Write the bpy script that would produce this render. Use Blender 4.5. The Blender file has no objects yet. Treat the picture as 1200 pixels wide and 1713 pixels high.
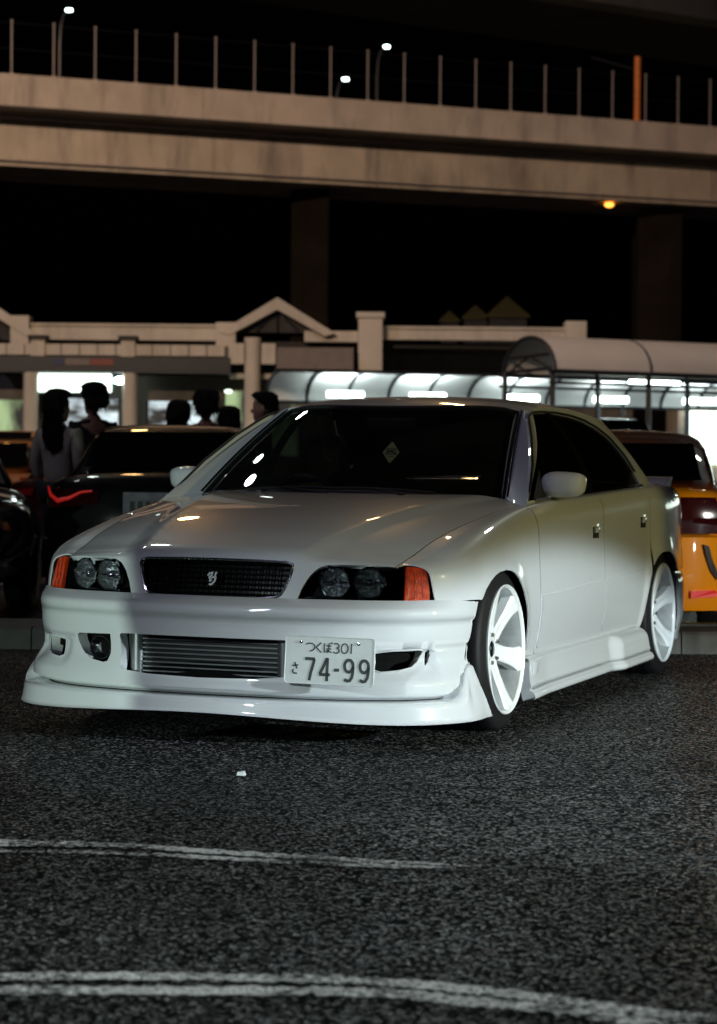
import bpy, bmesh, math, random
import numpy as np
from mathutils import Vector, Matrix
from mathutils.geometry import delaunay_2d_cdt

random.seed(7)
rng = np.random.default_rng(7)
R = math.radians
scene = bpy.context.scene
COL = scene.collection

# ------------------------------------------------------------------ camera
cam_d = bpy.data.cameras.new('camera')
cam = bpy.data.objects.new('camera', cam_d)
COL.objects.link(cam)
cam.location = (0, 0, .903)
cam.rotation_mode = 'QUATERNION'
cam.rotation_quaternion = (Matrix.Rotation(R(90 - .6255), 3, 'X') @ Matrix.Rotation(R(.5), 3, 'Z')).to_quaternion()
cam_d.sensor_fit = 'VERTICAL'
cam_d.sensor_height = 36
cam_d.lens = 3600 / 1713 * 36
cam_d.clip_end = 3000
cam_d.dof.use_dof = True
cam_d.dof.focus_distance = 7.6
cam_d.dof.aperture_fstop = 4.8
scene.camera = cam

# ------------------------------------------------------------------ world, sun, exposure
world = bpy.data.worlds.new('World')
scene.world = world
world.use_nodes = True
wn = world.node_tree
bg = wn.nodes['Background']
sky = wn.nodes.new('ShaderNodeTexSky')
sky.sky_type = 'NISHITA'
sky.sun_disc = False
SUN_AZ, SUN_EL = R(-142), R(38)          # azimuth measured from +Y towards +X
sky.sun_elevation = R(-4)
sky.sun_rotation = SUN_AZ
wn.links.new(sky.outputs[0], bg.inputs[0])
bg.inputs[1].default_value = .02
sun_d = bpy.data.lights.new('sun', 'SUN')
sun = bpy.data.objects.new('sun', sun_d)
COL.objects.link(sun)
sdir = Vector((math.sin(SUN_AZ) * math.cos(SUN_EL), math.cos(SUN_AZ) * math.cos(SUN_EL), math.sin(SUN_EL)))
sun.rotation_euler = sdir.to_track_quat('Z', 'Y').to_euler()
sun_d.energy = .26
sun_d.angle = R(1.5)
sun_d.color = (.76, .70, 1)
vs = scene.view_settings
vs.view_transform = 'Standard'
vs.look = 'None'
vs.exposure = 0
vs.gamma = 1
vs.use_curve_mapping = False
scene.cycles.use_denoising = True
scene.cycles.max_bounces = 8
scene.cycles.transparent_max_bounces = 12
scene.cycles.sample_clamp_indirect = 6


def lamp(name, kind, loc, target=None, energy=100, color=(1, 1, 1), size=.1, spot=60, blend=.3, size_y=None):
    d = bpy.data.lights.new(name, kind)
    o = bpy.data.objects.new(name, d)
    COL.objects.link(o)
    o.location = loc
    d.energy = energy
    d.color = color
    if kind == 'AREA':
        d.size = size
        if size_y:
            d.shape = 'RECTANGLE'
            d.size_y = size_y
    else:
        d.shadow_soft_size = size
    if kind == 'SPOT':
        d.spot_size = R(spot)
        d.spot_blend = blend
    if target is not None:
        o.rotation_euler = (Vector(loc) - Vector(target)).to_track_quat('Z', 'Y').to_euler()
    return o


# off-frame lamps of the car park: headlight beams of two waiting vehicles, an added fill spot, pole lamps, floodlights on high masts
lamp('headlight_and_fill_spot', 'SPOT', (6.6, 3.7, 1.5), (2.938, 7.105, -4.151), 3000, (.82, .96, 1), .06, 86, .06)
lamp('headlight_and_fill_spot', 'SPOT', (-3.0, 4.0, 0.5), (-2.860, 8.998, -0.247), 390, (.78, 1, .86), .04, 60, .015)
lamp('pole_light', 'SPOT', (-5, 1.0, 3), (-.4, 4.45, 0), 1150, (.84, 1, .97), .12, 47, .55)
lamp('pole_lamp', 'SPOT', (8.6, 6.0, 2.7), (.9, 8.9, .9), 640, (1, .86, .30), .10, 27, .3)
lamp('mast_floodlight', 'SPOT', (-26, 38, 38), (-6, 103, 18), 130000, (1, .71, .50), .8, 46, .8)
lamp('lot_floodlight', 'SPOT', (-14, 20, 17), (1, 56, 4.5), 22000, (1, .74, .53), .5, 44, .5)
lamp('sodium_lamp', 'SPOT', (-11, 27, 7), (-6.3, 38.5, 1), 900, (1, .45, .1), .3, 26, .5)
lamp('pole_lamp', 'POINT', (-4.42, 17.7, 8.3), None, 55, (.95, 1, .93), .20)
lamp('pole_lamp', 'POINT', (-3.98, 18.4, 7.9), None, 40, (.95, 1, .93), .16)
lamp('headlight_and_fill_spot', 'SPOT', (4.6, 8.3, 1.0), (2.0, 12.4, .30), 480, (1, .97, .9), .05, 16, .4)  # added fill spot brightening the orange tail, no vehicle behind it
lamp('pole_lamp', 'POINT', (-6.6, 37, 18.9), None, 500, (.92, 1, .95), .45)
lamp('pole_lamp', 'POINT', (9.4, 32.4, 15.9), None, 500, (.95, 1, .95), .4)
lamp('sodium_lamp', 'POINT', (-5.3, 45.4, 14.7), None, 380, (1, .55, .2), .36)
lamp('sodium_lamp', 'POINT', (1.1, 40.5, 17.3), None, 400, (1, .6, .25), .4)


# ------------------------------------------------------------------ helpers
def tag(o, label=None, cat=None, group=None, kind=None):
    if label: o['label'] = label
    if cat: o['category'] = cat
    if group: o['group'] = group
    if kind: o['kind'] = kind
    return o


def empty(name, loc=(0, 0, 0), rz=0.):
    o = bpy.data.objects.new(name, None)
    COL.objects.link(o)
    o.location = loc
    o.rotation_euler = (0, 0, rz)
    o.empty_display_size = .1
    return o


def obj(name, me, mat, parent=None):
    o = bpy.data.objects.new(name, me)
    COL.objects.link(o)
    if mat is not None and not me.materials:
        me.materials.append(mat)
    if parent is not None:
        o.parent = parent
    return o


def copy_tree(o, parent=None):
    c = o.copy()
    COL.objects.link(c)
    c.parent = parent
    for ch in o.children:
        copy_tree(ch, c)
    return c


def spl(xs, ys):
    """cubic Hermite interpolation through the points (any dimension)"""
    xs = np.array(xs, float)
    ys = np.array(ys, float)
    if xs[0] > xs[-1]:
        xs, ys = xs[::-1], ys[::-1]
    d = np.diff(ys, axis=0)
    h = np.diff(xs)
    sl = (d.T / h).T
    m = np.empty_like(ys)
    m[0], m[-1] = sl[0], sl[-1]
    for i in range(1, len(xs) - 1):
        a, b = h[i - 1], h[i]
        m[i] = (sl[i - 1] * b + sl[i] * a) / (a + b)
        if ys.ndim == 1 and sl[i - 1] * sl[i] <= 0:
            m[i] = 0

    def f(x):
        x = min(max(x, xs[0] - .5), xs[-1] + .5)
        i = int(np.clip(np.searchsorted(xs, x) - 1, 0, len(h) - 1))
        t = (x - xs[i]) / h[i]
        if t < 0: return ys[0] + m[0] * (x - xs[0])
        if t > 1: return ys[-1] + m[-1] * (x - xs[-1])
        t2, t3 = t * t, t * t * t
        return (2 * t3 - 3 * t2 + 1) * ys[i] + (t3 - 2 * t2 + t) * h[i] * m[i] + (3 * t2 - 2 * t3) * ys[i + 1] + (t3 - t2) * h[i] * m[i + 1]
    return f


def sst(a, b, x):
    t = min(max((x - a) / (b - a), 0), 1)
    return t * t * (3 - 2 * t)


def inpoly(P, poly):
    P = np.asarray(P, float)
    poly = np.asarray(poly, float)
    x, y = P[:, 0], P[:, 1]
    r = np.zeros(len(P), bool)
    j = len(poly) - 1
    for i in range(len(poly)):
        xi, yi = poly[i]
        xj, yj = poly[j]
        c = ((yi > y) != (yj > y))
        if yi != yj:
            r ^= c & (x < (xj - xi) * (y - yi) / (yj - yi) + xi)
        j = i
    return r


def dens(poly, step, closed=True):
    out = []
    n = len(poly)
    for i in range(n if closed else n - 1):
        a = np.array(poly[i], float)
        b = np.array(poly[(i + 1) % n], float)
        k = max(1, int(round(np.linalg.norm(b - a) / step)))
        for q in range(k):
            out.append(tuple(a + (b - a) * q / k))
    if not closed:
        out.append(tuple(poly[-1]))
    return out


def mesh_from(name, V, Fc, N=None, smooth=True):
    me = bpy.data.meshes.new(name)
    me.from_pydata([tuple(v) for v in V], [], [tuple(f) for f in Fc])
    me.update()
    if smooth:
        me.polygons.foreach_set('use_smooth', [True] * len(me.polygons))
    if N is not None:
        me.normals_split_custom_set_from_vertices([tuple(n) for n in N])
    return me


def patch(name, fn, outline, mat, parent, holes=(), step=.03, sc=(1, 1), flange=.014, both=True, flip=False, off=0., estep=None, label=None):
    """trimmed smooth surface: fn(u,v)->xyz over the polygon 'outline' minus 'holes', folded edge of depth 'flange'"""
    sc = np.array(sc, float)
    estep = estep or step * .6
    loops = [np.array(dens(np.array(outline) * sc, estep))] + [np.array(dens(np.array(h) * sc, estep)) for h in holes]
    lo, hi = loops[0].min(0), loops[0].max(0)
    g = []
    k = 0
    y = lo[1] + step * .5
    while y < hi[1]:
        xs = np.arange(lo[0] + (step * .5 if k % 2 else 0), hi[0], step)
        g += [(a, y) for a in xs]
        y += step * .87
        k += 1
    g = np.array(g) if g else np.zeros((0, 2))
    if len(g):
        ok = inpoly(g, loops[0])
        for h in loops[1:]:
            ok &= ~inpoly(g, h)
        g = g[ok]
        B = np.concatenate(loops)
        if len(g):
            d = np.min(((g[:, None, :] - B[None]) ** 2).sum(2), axis=1)
            g = g[d > (step * .45) ** 2]
    pts, edges = [], []
    for L in loops:
        b = len(pts)
        pts += [tuple(p) for p in L]
        edges += [(b + i, b + (i + 1) % len(L)) for i in range(len(L))]
    nb = len(pts)
    pts += [tuple(p) for p in g]
    v2, _, f2, ov, _, _ = delaunay_2d_cdt([Vector(p) for p in pts], edges, [], 0, 1e-7)
    v2 = np.array([tuple(p) for p in v2])
    f2 = np.array([tuple(f) for f in f2])
    cen = v2[f2].mean(1)
    ok = inpoly(cen, loops[0])
    for h in loops[1:]:
        ok &= ~inpoly(cen, h)
    f2 = f2[ok]
    e = 1e-3
    sg = -1 if flip else 1

    def ev(p):
        u, v = p / sc
        P = np.array(fn(u, v), float)
        a = np.array(fn(u + e / sc[0], v)) - P
        b = np.array(fn(u, v + e / sc[1])) - P
        n = np.cross(a, b) * sg
        l = np.linalg.norm(n)
        n = n / l if l > 1e-12 else np.array([0, 0, 1.])
        return P + n * off, n
    E = [ev(p) for p in v2]
    V = [x[0] for x in E]
    N = [x[1] for x in E]
    Fc = []
    for f in f2:
        a, b, c = (v2[i] for i in f)
        ar = (b[0] - a[0]) * (c[1] - a[1]) - (b[1] - a[1]) * (c[0] - a[0])
        Fc.append(tuple(f) if (ar > 0) != flip else tuple(f[::-1]))
    if flange:
        for L in loops:
            EE = [ev(p) for p in L]
            n = len(L)
            ctr = np.mean([x[0] for x in EE], axis=0)
            base = len(V)
            for i in range(n):
                t = EE[(i + 1) % n][0] - EE[i - 1][0]
                m = np.cross(t, EE[i][1])
                l = np.linalg.norm(m)
                m = m / l if l > 0 else EE[i][1]
                V += [EE[i][0], EE[i][0] - EE[i][1] * flange]
                N += [m, m]
            # orientation by area sign
            ar = sum(L[i][0] * L[(i + 1) % n][1] - L[(i + 1) % n][0] * L[i][1] for i in range(n))
            hole = L is not loops[0]
            s = (ar > 0) != hole
            if (s != (not flip)):
                for i in range(n):
                    N[base + 2 * i] = -N[base + 2 * i]
                    N[base + 2 * i + 1] = -N[base + 2 * i + 1]
            for i in range(n):
                a, b = base + 2 * i, base + 2 * ((i + 1) % n)
                f = (a, a + 1, b + 1, b)
                if s != (not flip): f = f[::-1]
                Fc.append(f)
    res = [obj(name, mesh_from(name, V, Fc, N), mat, parent)]
    if both:
        V2 = [(p[0], -p[1], p[2]) for p in V]
        N2 = [(p[0], -p[1], p[2]) for p in N]
        res.append(obj(name, mesh_from(name, V2, [f[::-1] for f in Fc], N2), mat, parent))
    return res


class MB:
    """collects simple shapes; build() links them as one mesh object"""
    def __init__(s):
        s.V, s.F = [], []

    def add(s, V, F):
        b = len(s.V)
        s.V += [tuple(v) for v in V]
        s.F += [tuple(i + b for i in f) for f in F]
        return s

    def box(s, c, d, rot=None, taper=1.):
        x, y, z = (q / 2 for q in d)
        P = [Vector((a * x * (taper if k > 0 else 1), b * y * (taper if k > 0 else 1), k * z)) for k in (-1, 1) for b in (-1, 1) for a in (-1, 1)]
        if rot is not None: P = [rot @ p for p in P]
        P = [p + Vector(c) for p in P]
        return s.add(P, [(0, 2, 3, 1), (4, 5, 7, 6), (0, 1, 5, 4), (2, 6, 7, 3), (0, 4, 6, 2), (1, 3, 7, 5)])

    def box2(s, a, b):
        return s.box([(p + q) / 2 for p, q in zip(a, b)], [abs(q - p) for p, q in zip(a, b)])

    def tube(s, pts, r, n=8, cap=True, flat=1.):
        pts = [Vector(p) for p in pts]
        rs = r if hasattr(r, '__len__') else [r] * len(pts)
        V, F = [], []
        up = None
        for i, p in enumerate(pts):
            t = (pts[min(i + 1, len(pts) - 1)] - pts[max(i - 1, 0)]).normalized()
            if up is None:
                up = Vector((0, 0, 1)) if abs(t.z) < .9 else Vector((1, 0, 0))
            a = t.cross(up).normalized()
            b = a.cross(t).normalized()
            up = b
            for k in range(n):
                q = 2 * math.pi * k / n
                V.append(p + a * math.cos(q) * rs[i] + b * math.sin(q) * rs[i] * flat)
        for i in range(len(pts) - 1):
            for k in range(n):
                F.append((i * n + k, i * n + (k + 1) % n, (i + 1) * n + (k + 1) % n, (i + 1) * n + k))
        if cap:
            F.append(tuple(range(n))[::-1])
            F.append(tuple((len(pts) - 1) * n + k for k in range(n)))
        return s.add(V, F)

    def prism(s, poly, axis, a, b):
        """extrude a 2-D polygon along axis (0,1,2) from a to b"""
        n = len(poly)
        V = []
        for h in (a, b):
            for p in poly:
                q = list(p)
                q.insert(axis, h)
                V.append(q)
        F = [tuple(range(n)), tuple(range(n, 2 * n))[::-1]] + [(i, i + n, (i + 1) % n + n, (i + 1) % n) for i in range(n)]
        return s.add(V, F)

    def loft(s, rings, cap=True, closed=True):
        n = len(rings[0])
        V = [p for r in rings for p in r]
        F = []
        for i in range(len(rings) - 1):
            for k in range(n if closed else n - 1):
                F.append((i * n + k, i * n + (k + 1) % n, (i + 1) * n + (k + 1) % n, (i + 1) * n + k))
        if cap and closed:
            F.append(tuple(range(n))[::-1])
            F.append(tuple((len(rings) - 1) * n + k for k in range(n)))
        return s.add(V, F)

    def lathe(s, prof, c, axis='Y', n=32, closed=False):
        """prof: (axial, radius) pairs"""
        rings = []
        for a, r in prof:
            ring = []
            for k in range(n):
                q = 2 * math.pi * k / n
                u, v = r * math.cos(q), r * math.sin(q)
                ring.append({'Y': (c[0] + u, c[1] + a, c[2] + v), 'X': (c[0] + a, c[1] + u, c[2] + v), 'Z': (c[0] + u, c[1] + v, c[2] + a)}[axis])
            rings.append(ring)
        return s.loft(rings, cap=False)

    def ribbon(s, pts, wd, org, ux, uy, th=.0015):
        """flat stroke along 2-D points in the plane org + ux*a + uy*b"""
        pts = [np.array(p, float) for p in pts]
        ux, uy, org = np.array(ux, float), np.array(uy, float), np.array(org, float)
        nz = np.cross(ux, uy)
        nz = nz / np.linalg.norm(nz)
        L, Rr = [], []
        for i, p in enumerate(pts):
            t = pts[min(i + 1, len(pts) - 1)] - pts[max(i - 1, 0)]
            t = t / (np.linalg.norm(t) + 1e-9)
            m = np.array([-t[1], t[0]])
            k = 1.
            if 0 < i < len(pts) - 1:
                d1 = pts[i] - pts[i - 1]
                d1 = d1 / (np.linalg.norm(d1) + 1e-9)
                k = 1 / max(.5, abs(np.dot(m, np.array([-d1[1], d1[0]]))))
            L.append(p + m * wd / 2 * k)
            Rr.append(p - m * wd / 2 * k)
        V = []
        for h in (0, th):
            for q in L + Rr:
                V.append(org + ux * q[0] + uy * q[1] + nz * h)
        n = len(pts)
        o = 2 * n
        F = []
        for i in range(n - 1):
            F.append((o + i, o + n + i, o + n + i + 1, o + i + 1))
            F.append((i, i + 1, o + i + 1, o + i))
            F.append((n + i, o + n + i, o + n + i + 1, n + i + 1))
        F.append((0, o, o + n, n))
        F.append((n - 1, 2 * n - 1, o + 2 * n - 1, o + n - 1))
        return s.add(V, F)

    def build(s, name, mat, parent=None, smooth=False, bevel=0, seg=2, fix=True, subsurf=0):
        me = mesh_from(name, s.V, s.F, None, smooth)
        if fix or bevel:
            bm = bmesh.new()
            bm.from_mesh(me)
            if bevel:
                bmesh.ops.remove_doubles(bm, verts=bm.verts, dist=1e-5)
                bmesh.ops.bevel(bm, geom=list(bm.edges), offset=bevel, segments=seg, profile=.6, affect='EDGES', clamp_overlap=True)
            if fix: bmesh.ops.recalc_face_normals(bm, faces=bm.faces)
            bm.to_mesh(me)
            bm.free()
        o = obj(name, me, mat, parent)
        if smooth or bevel:
            me.polygons.foreach_set('use_smooth', [True] * len(me.polygons))
            me.set_sharp_from_angle(angle=R(38))
        if subsurf:
            m = o.modifiers.new('subsurf', 'SUBSURF')
            m.levels = m.render_levels = subsurf
        return o


# ------------------------------------------------------------------ materials
def mat(name, col, rough=.5, metal=0., coat=0., coat_r=.03, emit=None, es=0., trans=0., ior=1.45, var=.0, vscale=20., bump=0., bscale=200., spec=.5, dirt=None, dscale=1.5):
    m = bpy.data.materials.new(name)
    m.use_nodes = True
    nt = m.node_tree
    b = nt.nodes['Principled BSDF']
    b.inputs['Base Color'].default_value = (*col, 1)
    b.inputs['Roughness'].default_value = rough
    b.inputs['Metallic'].default_value = metal
    b.inputs['Coat Weight'].default_value = coat
    b.inputs['Coat Roughness'].default_value = coat_r
    b.inputs['Transmission Weight'].default_value = trans
    b.inputs['IOR'].default_value = ior
    b.inputs['Specular IOR Level'].default_value = spec
    if emit:
        b.inputs['Emission Color'].default_value = (*emit, 1)
        b.inputs['Emission Strength'].default_value = es
    tc = nt.nodes.new('ShaderNodeTexCoord')
    if var:
        nz = nt.nodes.new('ShaderNodeTexNoise')
        nz.inputs['Scale'].default_value = vscale
        nz.inputs['Detail'].default_value = 6
        nt.links.new(tc.outputs['Object'], nz.inputs['Vector'])
        mr = nt.nodes.new('ShaderNodeMapRange')
        mr.inputs['From Min'].default_value = .3
        mr.inputs['From Max'].default_value = .7
        mr.inputs['To Min'].default_value = 1 - var
        mr.inputs['To Max'].default_value = 1 + var
        nt.links.new(nz.outputs[0], mr.inputs[0])
        mx = nt.nodes.new('ShaderNodeVectorMath')
        mx.operation = 'SCALE'
        mx.inputs[0].default_value = col
        nt.links.new(mr.outputs[0], mx.inputs['Scale'])
        last = mx.outputs[0]
        if dirt:
            n2 = nt.nodes.new('ShaderNodeTexNoise')
            n2.inputs['Scale'].default_value = dscale
            n2.inputs['Detail'].default_value = 8
            n2.inputs['Roughness'].default_value = .65
            mp = nt.nodes.new('ShaderNodeMapping')
            mp.inputs['Scale'].default_value = (1, 1, .18)
            nt.links.new(tc.outputs['Object'], mp.inputs[0])
            nt.links.new(mp.outputs[0], n2.inputs['Vector'])
            cr = nt.nodes.new('ShaderNodeValToRGB')
            cr.color_ramp.elements[0].position = .48
            cr.color_ramp.elements[1].position = .72
            nt.links.new(n2.outputs[0], cr.inputs[0])
            mm = nt.nodes.new('ShaderNodeMix')
            mm.data_type = 'RGBA'
            mm.inputs['B'].default_value = (*dirt, 1)
            nt.links.new(cr.outputs[0], mm.inputs['Factor'])
            nt.links.new(last, mm.inputs['A'])
            last = mm.outputs['Result']
        nt.links.new(last, b.inputs['Base Color'])
    if bump:
        nb = nt.nodes.new('ShaderNodeTexNoise')
        nb.inputs['Scale'].default_value = bscale
        nb.inputs['Detail'].default_value = 4
        nt.links.new(tc.outputs['Object'], nb.inputs['Vector'])
        bp = nt.nodes.new('ShaderNodeBump')
        bp.inputs['Strength'].default_value = bump
        bp.inputs['Distance'].default_value = .01
        nt.links.new(nb.outputs[0], bp.inputs['Height'])
        nt.links.new(bp.outputs[0], b.inputs['Normal'])
    return m


def glass_mat(name, tint, rough=0., refl=1.0, dirt=0.):
    """thin glazing: mirror reflection by Fresnel over a tinted see-through"""
    m = bpy.data.materials.new(name)
    m.use_nodes = True
    nt = m.node_tree
    nt.nodes.remove(nt.nodes['Principled BSDF'])
    out = nt.nodes['Material Output']
    t = nt.nodes.new('ShaderNodeBsdfTransparent')
    t.inputs[0].default_value = (*tint, 1)
    g = nt.nodes.new('ShaderNodeBsdfGlossy')
    g.inputs['Roughness'].default_value = rough
    fr = nt.nodes.new('ShaderNodeFresnel')
    fr.inputs[0].default_value = 1.55
    mu = nt.nodes.new('ShaderNodeMath')
    mu.operation = 'MULTIPLY'
    mu.inputs[1].default_value = refl
    nt.links.new(fr.outputs[0], mu.inputs[0])
    mx = nt.nodes.new('ShaderNodeMixShader')
    nt.links.new(mu.outputs[0], mx.inputs[0])
    nt.links.new(t.outputs[0], mx.inputs[1])
    nt.links.new(g.outputs[0], mx.inputs[2])
    last = mx
    if dirt:
        df = nt.nodes.new('ShaderNodeBsdfDiffuse')
        df.inputs[0].default_value = (.5, .5, .48, 1)
        nz = nt.nodes.new('ShaderNodeTexNoise')
        nz.inputs['Scale'].default_value = 6
        nz.inputs['Detail'].default_value = 8
        tc = nt.nodes.new('ShaderNodeTexCoord')
        nt.links.new(tc.outputs['Object'], nz.inputs['Vector'])
        m2 = nt.nodes.new('ShaderNodeMath')
        m2.operation = 'MULTIPLY'
        m2.inputs[1].default_value = dirt
        nt.links.new(nz.outputs[0], m2.inputs[0])
        mx2 = nt.nodes.new('ShaderNodeMixShader')
        nt.links.new(m2.outputs[0], mx2.inputs[0])
        nt.links.new(mx.outputs[0], mx2.inputs[1])
        nt.links.new(df.outputs[0], mx2.inputs[2])
        last = mx2
    nt.links.new(last.outputs[0], out.inputs[0])
    return m


M = {}
M['paint'] = mat('pearl_white_paint', (.62, .64, .66), .30, 0, 1.0, .015, var=.025, vscale=3, bump=.003, bscale=350, spec=.12)
M['paint'].node_tree.nodes['Principled BSDF'].inputs['Coat IOR'].default_value = 1.62
M['black_gloss'] = mat('gloss_black_plastic', (.006, .006, .007), .16, var=.2)
M['black'] = mat('black_plastic', (.012, .012, .013), .55, var=.25, bump=.05)
M['void'] = mat('dark_liner', (.006, .006, .006), .9, var=.2, spec=.1)
M['chrome'] = mat('chrome', (.8, .82, .84), .06, 1.0, var=.03)
M['chrome_dim'] = mat('dark_chrome', (.35, .37, .39), .12, 1.0, var=.05)
M['alloy'] = mat('white_wheel_paint', (.86, .88, .88), .3, 0, .8, .04, var=.03, vscale=8)
M['barrel'] = mat('shaded_wheel_barrel', (.46, .48, .48), .4, .2, var=.15, vscale=25)  # shade behind the spokes put into a greyer barrel colour
M['alu'] = mat('bare_aluminium', (.20, .21, .22), .42, .85, var=.1)
M['reflector'] = mat('lamp_reflector', (.8, .83, .85), .13, .96, var=.05)
M['rubber'] = mat('tyre_rubber', (.008, .008, .009), .6, spec=.3, var=.25, bump=.06, bscale=120)
M['steel'] = mat('brake_steel', (.3, .3, .31), .35, 1.0, var=.15, vscale=40)
M['amber'] = mat('amber_lens', (.50, .036, .003), .12, 0, .6, var=.35, vscale=55, bump=.5, bscale=110)
M['red'] = mat('red_lens', (.42, .012, .012), .12, 0, .6, var=.3, vscale=60)
M['lens'] = glass_mat('clear_lens', (.95, .97, .97), 0., 1.0)
M['glass'] = glass_mat('windscreen_glass', (.62, .69, .67), 0., 1.0, .022)
M['tint'] = glass_mat('tinted_side_glass', (.10, .115, .11), 0., .75, .006)
M['seat'] = mat('dark_seat_cloth', (.010, .010, .011), .85, var=.3, bump=.2)
M['plate'] = mat('plate_white', (.66, .70, .68), .42, 0, .2, var=.04, vscale=30)
M['ink'] = mat('plate_dark_ink', (.012, .022, .02), .5, var=.2)
M['yellow'] = mat('sign_yellow', (.80, .72, .16), .5, var=.1, vscale=40)


# ================================================================== ground
def asphalt_mat(name, paint=None, wear=.5):
    m = bpy.data.materials.new(name)
    m.use_nodes = True
    nt = m.node_tree
    L = nt.links
    b = nt.nodes['Principled BSDF']
    tc = nt.nodes.new('ShaderNodeNewGeometry')
    pos = tc.outputs['Position']
    vo = nt.nodes.new('ShaderNodeTexVoronoi')
    vo.inputs['Scale'].default_value = 116
    L.new(pos, vo.inputs['Vector'])
    vo2 = nt.nodes.new('ShaderNodeTexVoronoi')
    vo2.inputs['Scale'].default_value = 210
    L.new(pos, vo2.inputs['Vector'])
    n1 = nt.nodes.new('ShaderNodeTexNoise')
    n1.inputs['Scale'].default_value = 60
    n1.inputs['Detail'].default_value = 5
    L.new(pos, n1.inputs['Vector'])
    n2 = nt.nodes.new('ShaderNodeTexNoise')
    n2.inputs['Scale'].default_value = .9
    n2.inputs['Detail'].default_value = 6
    L.new(pos, n2.inputs['Vector'])
    sep = nt.nodes.new('ShaderNodeSeparateColor')
    L.new(vo.outputs['Color'], sep.inputs[0])
    cr = nt.nodes.new('ShaderNodeValToRGB')
    cr.color_ramp.elements[0].position = .48
    cr.color_ramp.elements[0].color = (.005, .005, .0055, 1)
    cr.color_ramp.elements[1].position = 1.0
    cr.color_ramp.elements[1].color = (.34, .335, .33, 1)
    e = cr.color_ramp.elements.new(.80)
    e.color = (.014, .0138, .0135, 1)
    L.new(sep.outputs[0], cr.inputs[0])
    mr = nt.nodes.new('ShaderNodeMapRange')
    mr.inputs['From Min'].default_value = .3
    mr.inputs['From Max'].default_value = .7
    mr.inputs['To Min'].default_value = .45
    mr.inputs['To Max'].default_value = 1.45
    L.new(n2.outputs[0], mr.inputs[0])
    ml = nt.nodes.new('ShaderNodeVectorMath')
    ml.operation = 'SCALE'
    L.new(cr.outputs[0], ml.inputs[0])
    L.new(mr.outputs[0], ml.inputs['Scale'])
    col = ml.outputs[0]
    # height: rounded stones with deep gaps
    ad = nt.nodes.new('ShaderNodeMath')
    ad.operation = 'MULTIPLY_ADD'
    ad.inputs[1].default_value = -1.
    ad.inputs[2].default_value = 1.
    L.new(vo.outputs['Distance'], ad.inputs[0])
    rnd = nt.nodes.new('ShaderNodeMath')
    rnd.operation = 'MULTIPLY'
    L.new(ad.outputs[0], rnd.inputs[0])
    rr = nt.nodes.new('ShaderNodeMapRange')
    rr.inputs['To Min'].default_value = .35
    L.new(sep.outputs[1], rr.inputs[0])
    L.new(rr.outputs[0], rnd.inputs[1])
    ad2 = nt.nodes.new('ShaderNodeMath')
    ad2.operation = 'MULTIPLY_ADD'
    ad2.inputs[1].default_value = .7
    L.new(n1.outputs[0], ad2.inputs[0])
    L.new(rnd.outputs[0], ad2.inputs[2])
    ad3 = nt.nodes.new('ShaderNodeMath')
    ad3.operation = 'MULTIPLY_ADD'
    ad3.inputs[1].default_value = -.35
    L.new(vo2.outputs['Distance'], ad3.inputs[0])
    L.new(ad2.outputs[0], ad3.inputs[2])
    bp = nt.nodes.new('ShaderNodeBump')
    bp.inputs['Strength'].default_value = 1.0 if not paint else .6
    bp.inputs['Distance'].default_value = .011
    L.new(ad3.outputs[0], bp.inputs['Height'])
    L.new(bp.outputs[0], b.inputs['Normal'])
    rg = nt.nodes.new('ShaderNodeMapRange')
    rg.inputs['From Min'].default_value = .70
    rg.inputs['From Max'].default_value = .80
    rg.inputs['To Min'].default_value = .95
    rg.inputs['To Max'].default_value = .22
    L.new(sep.outputs[2], rg.inputs[0])
    L.new(rg.outputs[0], b.inputs['Roughness'])
    sg_ = nt.nodes.new('ShaderNodeMapRange')
    sg_.inputs['From Min'].default_value = .70
    sg_.inputs['From Max'].default_value = .80
    sg_.inputs['To Min'].default_value = .04
    sg_.inputs['To Max'].default_value = .9
    L.new(sep.outputs[2], sg_.inputs[0])
    L.new(sg_.outputs[0], b.inputs['Specular IOR Level'])
    if paint:
        nw = nt.nodes.new('ShaderNodeTexNoise')
        nw.inputs['Scale'].default_value = 55
        nw.inputs['Detail'].default_value = 7
        nw.inputs['Roughness'].default_value = .7
        L.new(pos, nw.inputs['Vector'])
        nw2 = nt.nodes.new('ShaderNodeTexNoise')
        nw2.inputs['Scale'].default_value = 3.5
        nw2.inputs['Detail'].default_value = 3
        L.new(pos, nw2.inputs['Vector'])
        sm = nt.nodes.new('ShaderNodeMath')
        sm.operation = 'MULTIPLY_ADD'
        sm.inputs[1].default_value = .55
        L.new(nw2.outputs[0], sm.inputs[0])
        L.new(nw.outputs[0], sm.inputs[2])
        r2 = nt.nodes.new('ShaderNodeValToRGB')
        r2.color_ramp.elements[0].position = .70 + wear * .2
        r2.color_ramp.elements[1].position = .84 + wear * .2
        L.new(sm.outputs[0], r2.inputs[0])
        mx = nt.nodes.new('ShaderNodeMix')
        mx.data_type = 'RGBA'
        mx.inputs['B'].default_value = (*paint, 1)
        L.new(r2.outputs[0], mx.inputs['Factor'])
        L.new(col, mx.inputs['A'])
        col = mx.outputs['Result']
    L.new(col, b.inputs['Base Color'])
    return m


M['asphalt'] = asphalt_mat('asphalt')
M['line'] = asphalt_mat('worn_line_paint', (.82, .80, .77), .02)
M['line_yellow'] = asphalt_mat('worn_yellow_paint', (.50, .36, .03), -.3)
mb = MB()
mb.add([(-700, -60, 0), (700, -60, 0), (700, 900, 0), (-700, 900, 0)], [(0, 1, 2, 3)])
tag(mb.build('ground', M['asphalt'], fix=False), kind='structure')


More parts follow.
